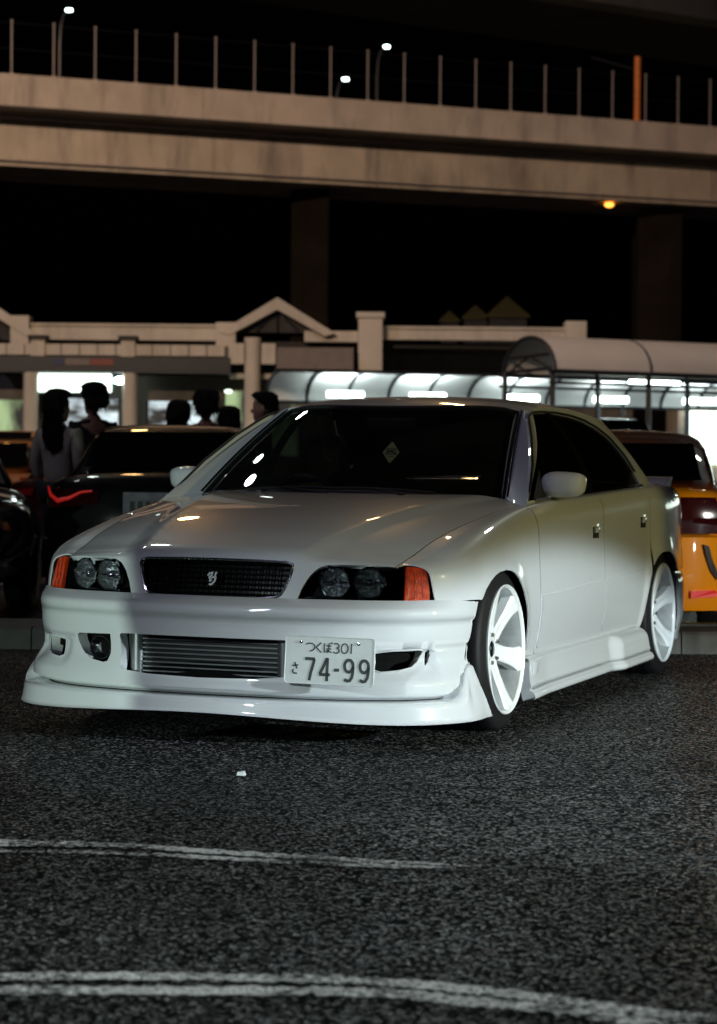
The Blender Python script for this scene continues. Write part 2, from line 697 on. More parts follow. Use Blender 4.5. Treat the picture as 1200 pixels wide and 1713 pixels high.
def strip(name, pts, wd, m, z=.004):
    """flat painted strip along ground points, edges a little ragged"""
    f = spl(np.linspace(0, 1, len(pts)), pts)
    ww = spl(np.linspace(0, 1, len(wd)), wd) if hasattr(wd, '__len__') else (lambda t: wd)
    N = 160
    V, F = [], []
    for i in range(N + 1):
        t = i / N
        p, d = np.array(f(t)), np.array(f(min(t + .01, 1))) - np.array(f(max(t - .01, 0)))
        d = d / np.linalg.norm(d)
        n = np.array([-d[1], d[0]])
        h = ww(t) / 2
        a = p + n * (h + random.uniform(-.009, .007))
        b = p - n * (h + random.uniform(-.009, .007))
        V += [(a[0], a[1], z), (b[0], b[1], z)]
        if i: F.append((2 * i - 2, 2 * i - 1, 2 * i + 1, 2 * i))
    mb = MB()
    mb.add(V, F)
    return tag(mb.build(name, m, fix=False), kind='structure')


strip('parking_line', [(-2.6, 5.42), (-1.6, 5.46), (-.9, 5.405), (-.6, 5.385), (-.28, 5.28), (0, 5.20), (.16, 5.165), (.30, 5.12)], [.11, .11, .10, .07, .06, .05, .03, .012], M['line'])
strip('parking_line', [(-2.6, 5.22), (-1.6, 5.28), (-.9, 5.285), (-.6, 5.275), (-.28, 5.195), (0, 5.135), (.16, 5.115), (.24, 5.10)], [.06, .06, .05, .045, .05, .05, .04, .01], M['line'])
strip('parking_line', [(-2.4, 3.90), (-1.2, 3.93), (-.64, 3.935), (-.32, 3.945), (.01, 3.925), (.20, 3.865), (.36, 3.79), (.52, 3.70), (.75, 3.60)], .062, M['line'])
strip('parking_line', [(-2.4, 3.77), (-1.2, 3.80), (-.64, 3.822), (-.32, 3.835), (.01, 3.835), (.20, 3.775), (.36, 3.715), (.48, 3.64), (.70, 3.52)], .068, M['line'])
strip('asphalt_seam', [(.0, 6.56), (.55, 6.49), (1.08, 6.43), (2.0, 6.40)], [.004, .012, .014, .012], M['void'], .003)

mb = MB()
mb.loft([[(-.375, 6.73, .001), (-.350, 6.725, .001), (-.345, 6.742, .001), (-.368, 6.75, .001)], [(-.372, 6.733, .012), (-.352, 6.728, .008), (-.349, 6.74, .014), (-.366, 6.747, .009)]])
tag(mb.build('paper_scrap', M['plate']), 'tiny white paper scrap lying on the asphalt in front of the bumper', 'litter')

# ================================================================== THE WHITE SEDAN
# car frame: x forward from the front axle, y to the car's left, z up
car = empty('sedan', (-.2396, 8.3763, 0), R(-110.39))
tag(car, 'lowered pearl white sedan with body kit, deep white six-spoke wheels and front plate 74-99', 'car')


def curve_s(pts):
    """planar curve through pts by arc length; returns f(s)->(x,y), normal(s), length, s_of_x, s_of_y"""
    pts = np.array(pts, float)
    t = np.concatenate([[0], np.cumsum(np.linalg.norm(np.diff(pts, axis=0), axis=1))])
    full_t = np.concatenate([-t[:0:-1], t])
    full = np.concatenate([pts[:0:-1] * [1, -1], pts])
    f0 = spl(full_t, full)
    tt = np.linspace(0, t[-1], 400)
    P = np.array([f0(q) for q in tt])
    def f(s): return f0(s)
    def nrm(s):
        d = f0(s + 1e-3) - f0(s - 1e-3)
        d = d / np.linalg.norm(d)
        return np.array([d[1], -d[0]])       # outward (forward/left)
    def s_of_x(x): return float(np.interp(-x, -P[:, 0], tt))
    def s_of_y(y): return float(np.sign(y) * np.interp(abs(y), P[:, 1], tt))
    return f, nrm, t[-1], s_of_x, s_of_y


BC, BN, BL, b_sx, b_sy = curve_s([(.89, 0), (.883, .2), (.858, .40), (.803, .582), (.728, .698), (.638, .772), (.545, .818), (.445, .848), (.33, .862)])
NC, NN, NL, n_sx, n_sy = curve_s([(.80, 0), (.797, .2), (.786, .32), (.758, .45), (.715, .57), (.66, .675), (.595, .758), (.5, .818), (.4, .845), (.3, .856)])


def nose(s, z):
    c, n = NC(s), NN(s)
    o = -(z - .51) * .25
    return (c[0] + n[0] * o, c[1] + n[1] * o, z)


# ---- hood (top and front face in one surface), domain (y, v)
hv = [0, .25, .5, .75, 1, 1.15, 1.27, 1.36, 1.41, 1.45, 1.50, 1.57, 1.64]
he = spl(hv, [0, .2, .4, .6, .8, .9, .957, .983, .993, 1.0, 1.007, 1.02, 1.034])
hz = spl(hv, [.888, .865, .833, .792, .739, .707, .688, .674, .664, .652, .625, .57, .504])
hdrop = spl(hv, [.022, .026, .030, .030, .033, .038, .038, .032, .026, .018, .010, .003, 0])
xcowl = lambda y: -.40 - .20 * (y / .72) ** 2


def xf(y):
    s = n_sy(y)
    c, n = NC(s), NN(s)
    return c[0] - .035 * n[0]


yh_ = spl([-.60, -.46, -.40, -.056, .212, .62, .66, .70], [.775, .757, .745, .712, .685, .645, .64, .63])


def hood(y, v):
    e = he(v)
    xc = xcowl(y)
    x = xc + (xf(y) - xc) * e
    yy = yh_(x)
    w = min(abs(y) / yy, 1.3)
    wc = .50 + .26 * (1 - min(max(e, 0), 1))
    sh = .16 * w * w + .84 * (.55 * sst(wc - .03, wc + .12, w) + .45 * max(0, (w - wc) / (1 - wc)) ** 1.5)
    return (x, y, hz(v) - hdrop(v) * sh)


def bis(f, a, b, n=40):
    fa = f(a)
    for _ in range(n):
        m = (a + b) / 2
        fm = f(m)
        if (fm > 0) == (fa > 0): a = m
        else: b = m
    return (a + b) / 2


def v_of_x(y, x): return bis(lambda v: hood(y, v)[0] - x, 0, 1.45)
def v_of_z(y, z): return bis(lambda v: hood(y, v)[2] - z, .9, 1.64)


side_edge = [(yh_(x) - .003, x) for x in np.linspace(-.585, .655, 26)]
right = [(y, v_of_x(y, x)) for y, x in side_edge]
lamp_in = [(.645, .641), (.58, .6405), (.5, .640), (.45, .6395), (.415, .637), (.385, .626), (.358, .598), (.335, .555), (.320, .509)]
front = [(y, v_of_z(y, z)) for y, z in lamp_in[1:]]
front += [(y, v_of_z(y, .509 - .010 * (1 - (y / .32) ** 2))) for y in (.25, .16, .08, 0)]
half = [(0, 0)] + [(y, 0) for y in (.25, .5, .65)] + right + front
outl = half + [(-y, v) for y, v in half[::-1][1:-1]]
gr_half = [(0, .648), (.15, .647), (.27, .644), (.292, .638), (.296, .626), (.288, .59), (.272, .55), (.26, .53), (.245, .522), (.20, .5165), (.1, .512), (0, .511)]
gh = [(y, v_of_z(y, z)) for y, z in gr_half]
ghole = gh + [(-y, v) for y, v in gh[::-1][1:-1]]
hood_o = patch('hood', hood, outl, M['paint'], car, [ghole], step=.028, sc=(1, .8), both=False, flip=True, flange=.02, estep=.014)[0]
hood_x_of = lambda x, y: hood(y, v_of_x(y, x))

# ---- body side, domain (x, q): q runs 0 at the hood/belt line to 6 at the sill
W_ = spl([-3.75, -3.55, -3.2, -2.73, -2.35, -1.5, -.5, 0, .3, .42, .5, .6, .7], [.70, .775, .835, .862, .852, .858, .860, .862, .857, .845, .818, .758, .68])
belt_z = spl([-3.7, -3.3, -2.9, -2.45, -2.2, -1.4, -.60, -.50], [.915, .935, .945, .930, .922, .893, .864, .858])
belt_y = spl([-3.7, -3.4, -2.9, -2.45, -1.5, -.60], [.66, .73, .775, .795, .80, .79])


ARCH = [(.065, .25, .385, .33, .362), (-2.715, .25, .39, .40, .365)]   # cx, cz, front, back, top


def arch_rho(x, z):
    best = 9.
    for cx, cz, a, b, h in ARCH:
        dx, dz = x - cx, max(z - cz, 0)
        r = (abs(dx / (a if dx > 0 else b)) ** 2.3 + (dz / h) ** 2.3) ** (1 / 2.3)
        best = min(best, r)
    return best


_sec = {}


def sec(x):
    k = round(x, 4)
    if k in _sec: return _sec[k]
    Wx = W_(x)
    if x > -.585:
        xx = min(x, .655)
        yh = yh_(xx)
        zh = hood_x_of(xx, yh)[2] - max(0, x - .655) * .3
        if x < -.46:
            t = (x + .46) / -.125
    else:
        yh, zh = belt_y(x), belt_z(x)
    if x > -.75 and x < -.42:     # blend at the pillar foot
        t = sst(-.42, -.75, x)
        xx = max(x, -.58)
        yh = yh_(xx) * (1 - t) + belt_y(x) * t
        zh = hood_x_of(xx, yh_(xx))[2] * (1 - t) + belt_z(x) * t
    g = max(Wx - yh, .02)
    top = zh - .50
    P = [(yh, zh), (yh + g * .46, zh - .035 * top), (yh + g * .82, zh - .19 * top), (Wx - .008, zh - .50 * top), (Wx, .50), (Wx - .004, .40), (Wx - .028, .26), (Wx - .05, .16)]
    if x > .42:
        f = sst(.42, .6, x)
        P[6] = (Wx - .028 * (1 - f), .26)
    r = spl(list(range(8)), P)
    _sec[k] = r
    return r


def bside(x, q):
    y, z = sec(x)(q)
    rho = arch_rho(x, z)
    y += .012 * math.exp(-((rho - 1.0) / .13) ** 2)
    return (x, y, z)


def q_of(x, z): return bis(lambda q: bside(x, q)[2] - z, 0, 7)
def XZ(L): return [(x, q_of(x, z) if z is not None else 0.) for x, z in L]


def arch_pts(i, z0, z1, n=20, grow=1.):
    """arch edge from the front foot (height z0) over the top to the rear foot (height z1)"""
    cx, cz, a, b, h = ARCH[i]
    out = []
    for k in range(n + 1):
        q = math.pi * k / n
        c, s = math.cos(q), math.sin(q)
        ex = math.copysign(abs(c) ** (2 / 2.3), c) * (a if c > 0 else b)
        ez = s ** (2 / 2.3) * h
        out.append((cx + ex, cz + ez))
    out = [p for p in out if p[1] > (z0 if p[0] > cx else z1)]
    return out


SC = (1, .105)
# fender
af = arch_pts(0, .512, .26)
fx0 = [p for p in af if p[1] > .512][0][0]
fend = [(x, 0.02) for x in np.linspace(.655, -.46, 26)] + XZ([(-.452, .78), (-.447, .7), (-.444, .57), (-.443, .42), (-.442, .262)]) + XZ([(-.30, .262)]) \
    + XZ(af[::-1]) + XZ([(fx0 + .012, .514), (.45, .514), (.52, .514), (.588, .514), (.592, .55), (.594, .6), (.597, .632)]) + [(.615, .32), (.635, .16)]
patch('front_fender', bside, fend, M['paint'], car, step=.03, sc=SC, flip=False, estep=.014, flange=.005)
# doors
fd = [(x, .02) for x in np.linspace(-.470, -1.509, 14)] + XZ([(-1.511, .8), (-1.511, .6), (-1.511, .4), (-1.511, .264)]) + XZ([(x, .264) for x in (-1.2, -.9, -.6)]) + XZ([(-.4495, .264), (-.450, .42), (-.451, .57), (-.454, .7), (-.459, .78)])
patch('front_door', bside, fd, M['paint'], car, step=.035, sc=SC, flip=False, estep=.018, flange=.005)
ar = arch_pts(1, .28, .28)
arf = [p for p in ar if p[0] > -2.455]
rd = [(x, .02) for x in np.linspace(-1.520, -2.45, 14)] + XZ([(-2.452, .8), (-2.455, .68)]) + XZ([(p[0] + .0, p[1]) for p in arf[::-1]]) + XZ([(x, .264) for x in (-2.30, -2.0, -1.75)]) + XZ([(-1.518, .264), (-1.518, .4), (-1.518, .6), (-1.518, .8)])
patch('rear_door', bside, rd, M['paint'], car, step=.035, sc=SC, flip=False, estep=.016, flange=.005)
arb = [p for p in ar if p[0] <= -2.455]
qp = [(x, .02) for x in np.linspace(-2.458, -3.66, 14)] + XZ([(-3.665, .7), (-3.665, .52)]) + XZ([(-3.3, .505)]) + XZ(arb[::-1]) + XZ([(-2.46, .68), (-2.458, .8)])
qp = [p for p in qp]
arb2 = [p for p in arb if p[1] > .50]
qp = [(x, .02) for x in np.linspace(-2.458, -3.66, 14)] + XZ([(-3.665, .7), (-3.665, .52), (-3.3, .505)]) + XZ(arb2[::-1]) + XZ([(-2.461, .68), (-2.459, .8)])
patch('rear_quarter', bside, qp, M['paint'], car, step=.035, sc=SC, flip=False, estep=.016, flange=.005)

# dark strips standing for the shade inside the shut lines
for x0, z0, z1 in ((-.4465, .27, .79), (-1.5145, .27, .86), (-2.456, .66, .90)):
    zs = np.linspace(z0, z1, 8)
    dxx = lambda z: (-.008 * sst(.6, .8, z) if x0 > -.5 else 0)
    patch('shut_line_shade', bside, XZ([(x0 + dxx(z) + .012, z) for z in zs]) + XZ([(x0 + dxx(z) - .012, z) for z in zs[::-1]]), M['void'], car, step=.05, sc=SC, flip=False, off=-.006, flange=0)
for sg in (1, -1):
    mb = MB()
    mb.tube([(lambda p: (p[0], sg * p[1], p[2] - .006))(hood_x_of(x, yh_(x))) for x in np.linspace(-.55, .64, 24)], .006, 6)
    mb.build('bonnet_gap_shade', M['void'], car, smooth=True)  # black tube standing for the shade in the bonnet gap
# side mouldings on the doors, proud of the panel
for a, b in ((-.466, -1.503), (-1.526, -2.30)):
    top = [(x, .492 + .045 * (-x - .46) / 1.8) for x in np.linspace(a, b, 10)]
    bot = [(x, .285) for x in np.linspace(b + (.0 if b > -2 else .06), a, 8)]
    o = patch('side_moulding', bside, XZ(top) + XZ(bot), M['paint'], car, step=.04, sc=SC, flip=False, off=.007, flange=.009)
# fuel of the reflections: handles
for x0, z0 in ((-1.36, .735), (-2.30, .768)):
    for sg in (1, -1):
        q0 = q_of(x0, z0)
        y0 = bside(x0, q0)[1]
        mb = MB()
        mb.box((x0, sg * (y0 - .004), z0), (.118, .014, .066))
        hn = mb.build('door_handle', M['paint'], car, bevel=.005)
        mb = MB()
        mb.box((x0 + .005, sg * (y0 + .001), z0 - .006), (.100, .010, .050))
        mb.build('handle_recess', M['black'], hn, bevel=.003)
        mb = MB()
        mb.box((x0 + .004, sg * (y0 + .008), z0 + .004), (.082, .010, .024))
        mb.build('handle_flap', M['paint'], hn, bevel=.004)

# ---- front bumper, domain (s, z)
LD = spl([0, .3, .6, .8, .95, 1.06, 1.3], [.088, .086, .076, .055, .022, .0, 0.])


def lip_zt(s): return .169 + .118 * sst(.925, 1.045, abs(s))


def bump_off(s, z):
    s = abs(s)
    o = 0.
    if z > .486:
        t = min((z - .486) / .0405, 1.)
        o -= LD(s) * (.12 * t * t + .88 * t ** 1.15) if LD(s) > 0 else 0
    o -= .008 * math.exp(-((z - .444) / .005) ** 2)
    o -= .006 * sst(.446, .438, z)
    fl = .7 + .30 * sst(.5, .95, s)
    o -= .006 * math.exp(-((z - .362) / .004) ** 2) * sst(.5, .56, s)
    o -= .022 * sst(.352, .340, z) * sst(.23, .29, z) * sst(.55, .63, s) * sst(.90, .84, s)
    o -= .010 * sst(.41, .32, z)
    o += .042 * fl * sst(.318, .222, z)
    dzl = z - lip_zt(s)
    o -= .072 * min(max((.030 - dzl) / .028, 0), 1) * sst(1.02, .96, s)
    return o


def bumper(s, z):
    c, n = BC(s), BN(s)
    o = bump_off(s, z)
    return (c[0] + n[0] * o, c[1] + n[1] * o, z)


e_top, e_bot = b_sx(.375), b_sx(.435)
bo = [(0, .519)] + [(s, .519) for s in np.linspace(.1, .80, 12)] + [(.86, .520), (.92, .520), (1.0, .517), (1.06, .512), (e_top, .511)] \
    + [(b_sx(x), z) for x, z in ((.395, .47), (.418, .42), (.436, .36), (.44, .30), (.438, .24), (.43, .165))] + [(s, .165) for s in np.linspace(1.0, 0, 14)]
bo_full = bo + [(-s, z) for s, z in bo[::-1][1:-1]]
mouth = [(-.325, .377), (.325, .377), (.333, .37), (.33, .33), (.322, .262), (.31, .25), (.2, .240), (0, .236), (-.2, .240), (-.31, .25), (-.322, .262), (-.33, .33), (-.333, .37)]
v_in = [(.375, .372), (.52, .368), (.535, .362), (.527, .335), (.51, .31), (.485, .29), (.45, .277), (.40, .270), (.382, .275), (.375, .30)]
v_out = [(.63, .338), (.70, .347), (.80, .350), (.822, .345), (.824, .33), (.805, .305), (.775, .287), (.72, .277), (.65, .272), (.625, .280), (.632, .305)]
v_slit = [(.845, .349), (.858, .343), (.862, .325), (.855, .305), (.838, .290), (.842, .315)]
mir = lambda L: [(-s, z) for s, z in L[::-1]]
holes = [mouth] + [h for L in (v_in, v_out, v_slit) for h in (L, mir(L))]
bump_o = patch('front_bumper', bumper, bo_full, M['paint'], car, holes, step=.026, flip=False, both=False, flange=.045, estep=.012)[0]
# liner behind the openings
patch('bumper_liner', bumper, [(-1.0, .40), (1.0, .40), (1.0, .225), (-1.0, .225)], M['void'], car, step=.06, both=False, off=-.075, flange=0)
# white brows framing the outer vents
for sg in (1, -1):
    mb = MB()
    ring = []
    P = [bumper(sg * s, z) for s, z in dens(v_out, .012)]
    nn = [BN(sg * s) for s, z in dens(v_out, .012)]
    pts = [(p[0] + n[0] * .003, p[1] + n[1] * .003, p[2]) for p, n in zip(P, nn)]
    mb.tube(pts + pts[:1], .003, 6, cap=False)
    mb.build('vent_brow', M['paint'], car, smooth=True)

# lip spoiler, domain (s, w)
def lip_zb(s): return .118 - .024 * sst(.0, .8, abs(s))
lw = [0, .08, .2, .3, .36, .45, .7, .88, .93, 1.0]


def lip(s, w):
    zt, zb = lip_zt(s), lip_zb(s)
    a = abs(s)
    b0 = bump_off(s, zt - .002)
    bb = bump_off(s, lip_zt(s) + .034)
    ex = 1 + .1 * sst(.6, .9, a) - .6 * sst(.98, 1.12, a)
    b1 = bb + .012
    face = [(b0 - .004, zt + .002), (b0 + .004, zt + .0015), (b0 * .5 + b1 * .5, zt), (b1 + .014 * ex, zt - .003), (b1 + .019 * ex, zt - .010)]
    rest = [(.45, .12), (.7, .55), (.88, .96), (.93, 1.0)]
    o1 = .042 * (.7 + .30 * sst(.5, .95, a)) - .010 + .034 * ex
    pts = face + [(face[-1][0] * (1 - t) + o1 * t, (zt - .010) * (1 - t) + zb * t) for _, t in rest] + [(o1 - .06, zb + .003)]
    o, z = spl(lw, pts)(w)
    c, n = BC(s), BN(s)
    return (c[0] + n[0] * o, c[1] + n[1] * o, z)


se = [(b_sx(.444), 0.), (b_sx(.442), .2), (b_sx(.43), .4), (b_sx(.40), .6), (b_sx(.36), .8), (b_sx(.345), .93), (b_sx(.345), 1.)]
lo = [(0, 0)] + [(s, 0) for s in np.linspace(.15, 1.05, 10)] + se + [(s, 1.) for s in np.linspace(1.1, 0, 12)]
lo_full = lo + [(-s, w) for s, w in lo[::-1][1:-1]]
lip_o = patch('front_lip', lip, lo_full, M['paint'], car, step=.022, sc=(1, .14), both=False, flip=True, flange=.008, estep=.012)[0]

# intercooler behind the mouth
ic = MB()
ic.box((.775, 0, .305), (.06, .70, .16))
ico = ic.build('intercooler', M['black'], car, bevel=.004)
for sg in (1, -1):
    mb = MB()
    mb.loft([[(.80 + .03 * math.cos(q), sg * .285 + .028 * math.sin(q) * 1.0, z) for q in np.linspace(0, 2 * math.pi, 12, endpoint=False)] for z in (.235, .30, .375)])
    mb.build('end_tank', M['alu'], ico, smooth=True)
for k in range(9):
    z = .243 + k * .0165
    mb = MB()
    mb.box((.812, .01, z), (.012, .54, .0045))
    mb.build('cooler_bar', M['alu'], ico)
for sg in (1, -1):
    # round lamp behind the inner opening
    c = BC(sg * .45)
    mb = MB()
    mb.lathe([(-.02, .0), (-.018, .022), (0, .036), (.012, .040), (.012, .043), (-.03, .044)], (c[0] - .075, c[1], .315), 'X', 20)
    mb.build('fog_lamp', M['chrome_dim'], car, smooth=True)

# ---- grille
gp = []
gpatch = patch('grille', hood, ghole, M['black_gloss'], car, step=.05, sc=(1, .8), both=False, flip=True, off=-.035, flange=0)[0]
for k in range(7):
    z = .528 + k * .0178
    mb = MB()
    ys = np.linspace(-.252 - k * .0055, .252 + k * .0055, 15)
    pts = []
    for y in ys:
        p = hood(y, v_of_z(y, z))
        pts.append((p[0] - .016, y, z))
    mb.tube(pts, .0042, 6, flat=.6)
    mb.build('grille_bar', M['black_gloss'], gpatch, smooth=True)
for k in range(21):
    y = -.24 + k * .024
    mb = MB()
    pts = [(hood(y, v_of_z(y, z))[0] - .022, y, z) for z in np.linspace(.517, .642, 5)]
    mb.tube(pts, .0024, 5)
    mb.build('grille_rib', M['black_gloss'], gpatch, smooth=True)
mb = MB()
fp = []
for y, v in dens(ghole, .02):
    p = hood(y, v)
    fp.append((p[0] + .001, p[1], p[2]))
mb.tube(fp + fp[:1], .0048, 7, cap=False)
mb.build('grille_frame', M['chrome_dim'], gpatch, smooth=True)
# emblem: two hooked strokes
mb = MB()
ex = hood(0, v_of_z(0, .58))[0] + .002
ox, uy_, uz_ = (ex, 0, .578), (0, 1, 0), (-.2, 0, 1)
for st in ([(-.020, .010), (-.012, .019), (-.001, .021), (-.004, .012), (-.013, .004), (-.006, -.006)], [(.013, .024), (.009, .010), (.012, .004), (.008, -.010), (-.003, -.021), (-.012, -.020)], [(-.004, .002), (.004, .006), (.012, .004)], [(-.012, -.010), (-.003, -.004)]):
    mb.ribbon(st, .0062, ox, uy_, uz_, .006)
mb.build('emblem', M['plate'], gpatch)

# ---- lamps
lin = [(y, z) for y, z in lamp_in[4:]]
def lam_outline(gap):
    L = [(n_sy(y + gap), z - gap * .6) for y, z in [(.415, .637), (.385, .626), (.358, .598), (.335, .555), (.321, .514)]][::-1]
    L[0] = (n_sy(.3235 + gap), .5155)
    L += [(n_sy(.45), .634), (n_sy(.55), .6345), (.694, .6345)]
    L += [(.690, .60), (.684, .55), (.678, .5155)] + [(s, .5155) for s in (.6, .5, .42)]
    return L
lamp_lens = patch('headlight', nose, lam_outline(.003), M['lens'], car, step=.03, flange=.012, estep=.014)
housing = []
for lo_, sg in zip(lamp_lens, (1, -1)):
    f = (lambda sg: (lambda s, z: (lambda p: (p[0], sg * p[1], p[2]))(nose(s, z))))(sg)
    # dark housing bowl, parallel to the lens and behind it
    h = patch('lamp_housing', nose, lam_outline(.003), M['black_gloss'], lo_, step=.03, flange=-.062, off=-.062, both=False)[0]
    if sg < 0:
        me = h.data
        h.data = mesh_from('lamp_housing', [(v.co.x, -v.co.y, v.co.z) for v in me.vertices], [tuple(p.vertices)[::-1] for p in me.polygons])
        h.data.materials.append(M['black_gloss'])
    for s0 in (.455, .583):
        c, n = NC(s0), NN(s0)
        ctr = Vector((c[0] - n[0] * .062, sg * (c[1] - n[1] * .062), .577))
        axis = Vector((n[0] * .7 + .3, sg * n[1] * .7, 0)).normalized()
        rot = axis.to_track_quat('Y', 'Z').to_matrix()
        mb = MB()
        pr = [(-.012, .010), (-.006, .022), (.006, .034), (.022, .045), (.036, .0515)]
        NSEG = 18
        mb.lathe(pr, (0, 0, 0), 'Y', NSEG)
        mb.V = [(v[0] + random.uniform(-.0025, .0025), v[1] + random.uniform(-.003, .003), v[2] + random.uniform(-.0025, .0025)) for v in mb.V]
        mb.V = [tuple(rot @ Vector(v) + ctr) for v in mb.V]
        mb.build('reflector', M['reflector'], lo_, smooth=False, fix=False)
        mb = MB()
        mb.lathe([(.036, .0515), (.040, .054), (.038, .0575), (.02, .0575)], (0, 0, 0), 'Y', 28)
        mb.V = [tuple(rot @ Vector(v) + ctr) for v in mb.V]
        mb.build('reflector_rim', M['chrome'], lo_, smooth=True)
        mb = MB()
        mb.lathe([(-.01, .017), (.012, .017), (.022, .014), (.028, .008), (.03, .001)], (0, 0, 0), 'Y', 16)
        mb.V = [tuple(rot @ Vector(v) + ctr) for v in mb.V]
        mb.build('bulb_shield', M['chrome_dim'], lo_, smooth=True)
        mb = MB()
        mb.box((0, .02, 0), (.09, .006, .005))
        mb.V = [tuple(rot @ Vector(v) + ctr) for v in mb.V]
        mb.build('reflector_bridge', M['chrome'], lo_)
    # bright lower trim of the lamp
    mb = MB()
    pts = [(lambda p: (p[0], sg * p[1], p[2]))(nose(s, .522)) for s in np.linspace(.345, .67, 12)]
    pts = [(p[0] - .016, p[1] * .985, p[2]) for p in pts]
    mb.tube(pts, [.003] + [.008] * 10 + [.004], 8, flat=.8)
    mb.build('lamp_trim', M['chrome_dim'], lo_, smooth=True)
sigl = [(.700, .5155), (.705, .55), (.711, .60), (.714, .6345), (.76, .6335), (.79, .631), (.797, .60), (.797, .55), (.793, .5155)]
sig = patch('turn_signal', nose, sigl, M['amber'], car, step=.02, flange=.02, estep=.012)
for so, sg in zip(sig, (1, -1)):
    for k in range(3):
        mb = MB()
        pts = [(lambda p: (p[0], sg * p[1], p[2]))(nose(.715 + k * .027 + .004 * (z > .57), z)) for z in np.linspace(.526, .624, 6)]
        mb.tube(pts, .0035, 6)
        mb.build('lens_rib', M['amber'], so, smooth=True)
# black backing behind lamps and grille
for sg in (1, -1):
    mb = MB()
    mb.loft([[(.66, sg * .30, z), (.62, sg * .5, z), (.54, sg * .66, z)] for z in (.5, .65)], cap=False, closed=False)
    mb.build('lamp_backing', M['void'], car)
mb = MB()
mb.box2((.56, -.58, .496), (.66, .58, .502))
mb.build('radiator_support', M['void'], car)

mb = MB()
mb.tube([(lambda q: (q[0] + .002, q[1], q[2]))(nose(s, .5115)) for s in np.linspace(-.74, .74, 60)], .0066, 6)
mb.build('bumper_gap_shade', M['void'], car, smooth=True)  # black tube standing for the dark of the lamp-to-bumper gap
for sg in (1, -1):
    mb = MB()
    mb.tube([(lambda q: (q[0], sg * (q[1] - .003), q[2]))(bside(x, q_of(x, .5125))) for x in np.linspace(.53, .37, 10)], .0045, 6)
    mb.build('fender_gap_shade', M['void'], car, smooth=True)  # black tube standing for the dark of the fender-to-bumper gap

mb = MB()
pts = []
for s in np.linspace(-.94, .94, 86):
    z = lip_zt(s) + .0035
    o = bump_off(s, lip_zt(s) - .001) + .006
    c, n = BC(s), BN(s)
    pts.append((c[0] + n[0] * o, c[1] + n[1] * o, z))
mb.tube(pts, .0065, 6)
mb.build('lip_seal', M['void'], car, smooth=True)

# ---- greenhouse: side plane y(x,z)
def gside(x, z):
    zb, yb = belt_z(max(min(x, -.5), -3.2)), belt_y(max(min(x, -.6), -3.2))
    h = (z - zb) / .40
    y = yb - .215 * h - .03 * h * h + .03 * math.sin(min(max(h, 0), 1) * math.pi)
    y -= .09 * sst(-2.2, -3.0, x) * max(h, 0)
    return (x, y, z)


ws_side = lambda t: (-.475 + (-1.245 + .475) * t, .858 + (1.246 - .858) * t)        # windscreen edge on the side plane (x,z)
rg_side = lambda t: (-2.37 + (-2.74 + 2.37) * t, 1.247 + (.942 - 1.247) * t)
DLO = [(-.515, .866), (-.57, .902), (-.745, 1.012), (-.945, 1.128), (-1.08, 1.196), (-1.15, 1.226), (-1.25, 1.245), (-1.40, 1.254), (-1.62, 1.258), (-1.85, 1.252), (-2.02, 1.236), (-2.16, 1.205), (-2.27, 1.160), (-2.38, 1.085), (-2.47, 1.005), (-2.52, .950), (-2.515, .936), (-2.47, .934)] + [(x, belt_z(x) + .006) for x in (-2.2, -1.9, -1.6, -1.3, -1.0, -.8)]
fr = [ws_side(t) for t in np.linspace(.0, 1, 10)] + [(-1.33, 1.268), (-1.45, 1.279), (-1.65, 1.285), (-1.85, 1.283), (-2.05, 1.274), (-2.22, 1.262), (-2.33, 1.25)] + [rg_side(t) for t in np.linspace(0, 1, 8)] + [(x, belt_z(x) - .004) for x in (-2.6, -2.4, -2.1, -1.8, -1.5, -1.2, -.9, -.7, -.6)] + [(-.505, .856)]
patch('side_frame', gside, fr, M['paint'], car, [DLO], step=.03, flange=.022, flip=True, estep=.016)
for a, b in ((-.2, -1.48), (-1.54, -3.)):
    pass
dl = np.array(DLO)
wf = [p for p in DLO if p[0] > -1.47]
top_i = [p for p in DLO[:12] if p[0] > -1.47]
bot_z = lambda x: belt_z(x) + .006
fwin = [p for p in DLO[:9] if p[0] > -1.48] + [(-1.49, 1.256), (-1.49, bot_z(-1.49))] + [(x, bot_z(x)) for x in (-1.3, -1.0, -.8)]
rwin = [(-1.55, 1.257)] + [p for p in DLO[8:18] if p[0] < -1.55] + [(x, bot_z(x)) for x in (-2.2, -1.9)] + [(-1.55, bot_z(-1.55))]
patch('front_side_window', gside, fwin, M['tint'], car, step=.06, off=-.012, flange=0, flip=True)
patch('rear_side_window', gside, rwin, M['tint'], car, step=.06, off=-.012, flange=0, flip=True)
patch('centre_pillar', gside, [(-1.478, 1.262), (-1.562, 1.262), (-1.562, bot_z(-1.55)), (-1.478, bot_z(-1.48))], M['black_gloss'], car, step=.06, off=-.008, flange=.01, flip=True)
for sg in (1, -1):
    mb = MB()
    mb.tube([(x, sg * (gside(x, bot_z(x))[1] + .003), bot_z(x) - .002) for x in np.linspace(-.60, -2.49, 24)], .007, 7, flat=1.3)
    mb.build('belt_moulding', M['chrome_dim'], car, smooth=True)
    mb = MB()
    mb.tube([(lambda p: (p[0], sg * (p[1] - .002), p[2]))(gside(x, z)) for x, z in DLO[:15]], .0055, 6)
    mb.build('window_seal', M['black'], car, smooth=True)

# roof
def roof_edge(x):
    z = np.interp(-x, [1.245, 1.33, 1.45, 1.65, 1.85, 2.05, 2.22, 2.33, 2.40], [1.246, 1.268, 1.279, 1.285, 1.283, 1.274, 1.262, 1.25, 1.243])
    return gside(x, z)[1], z


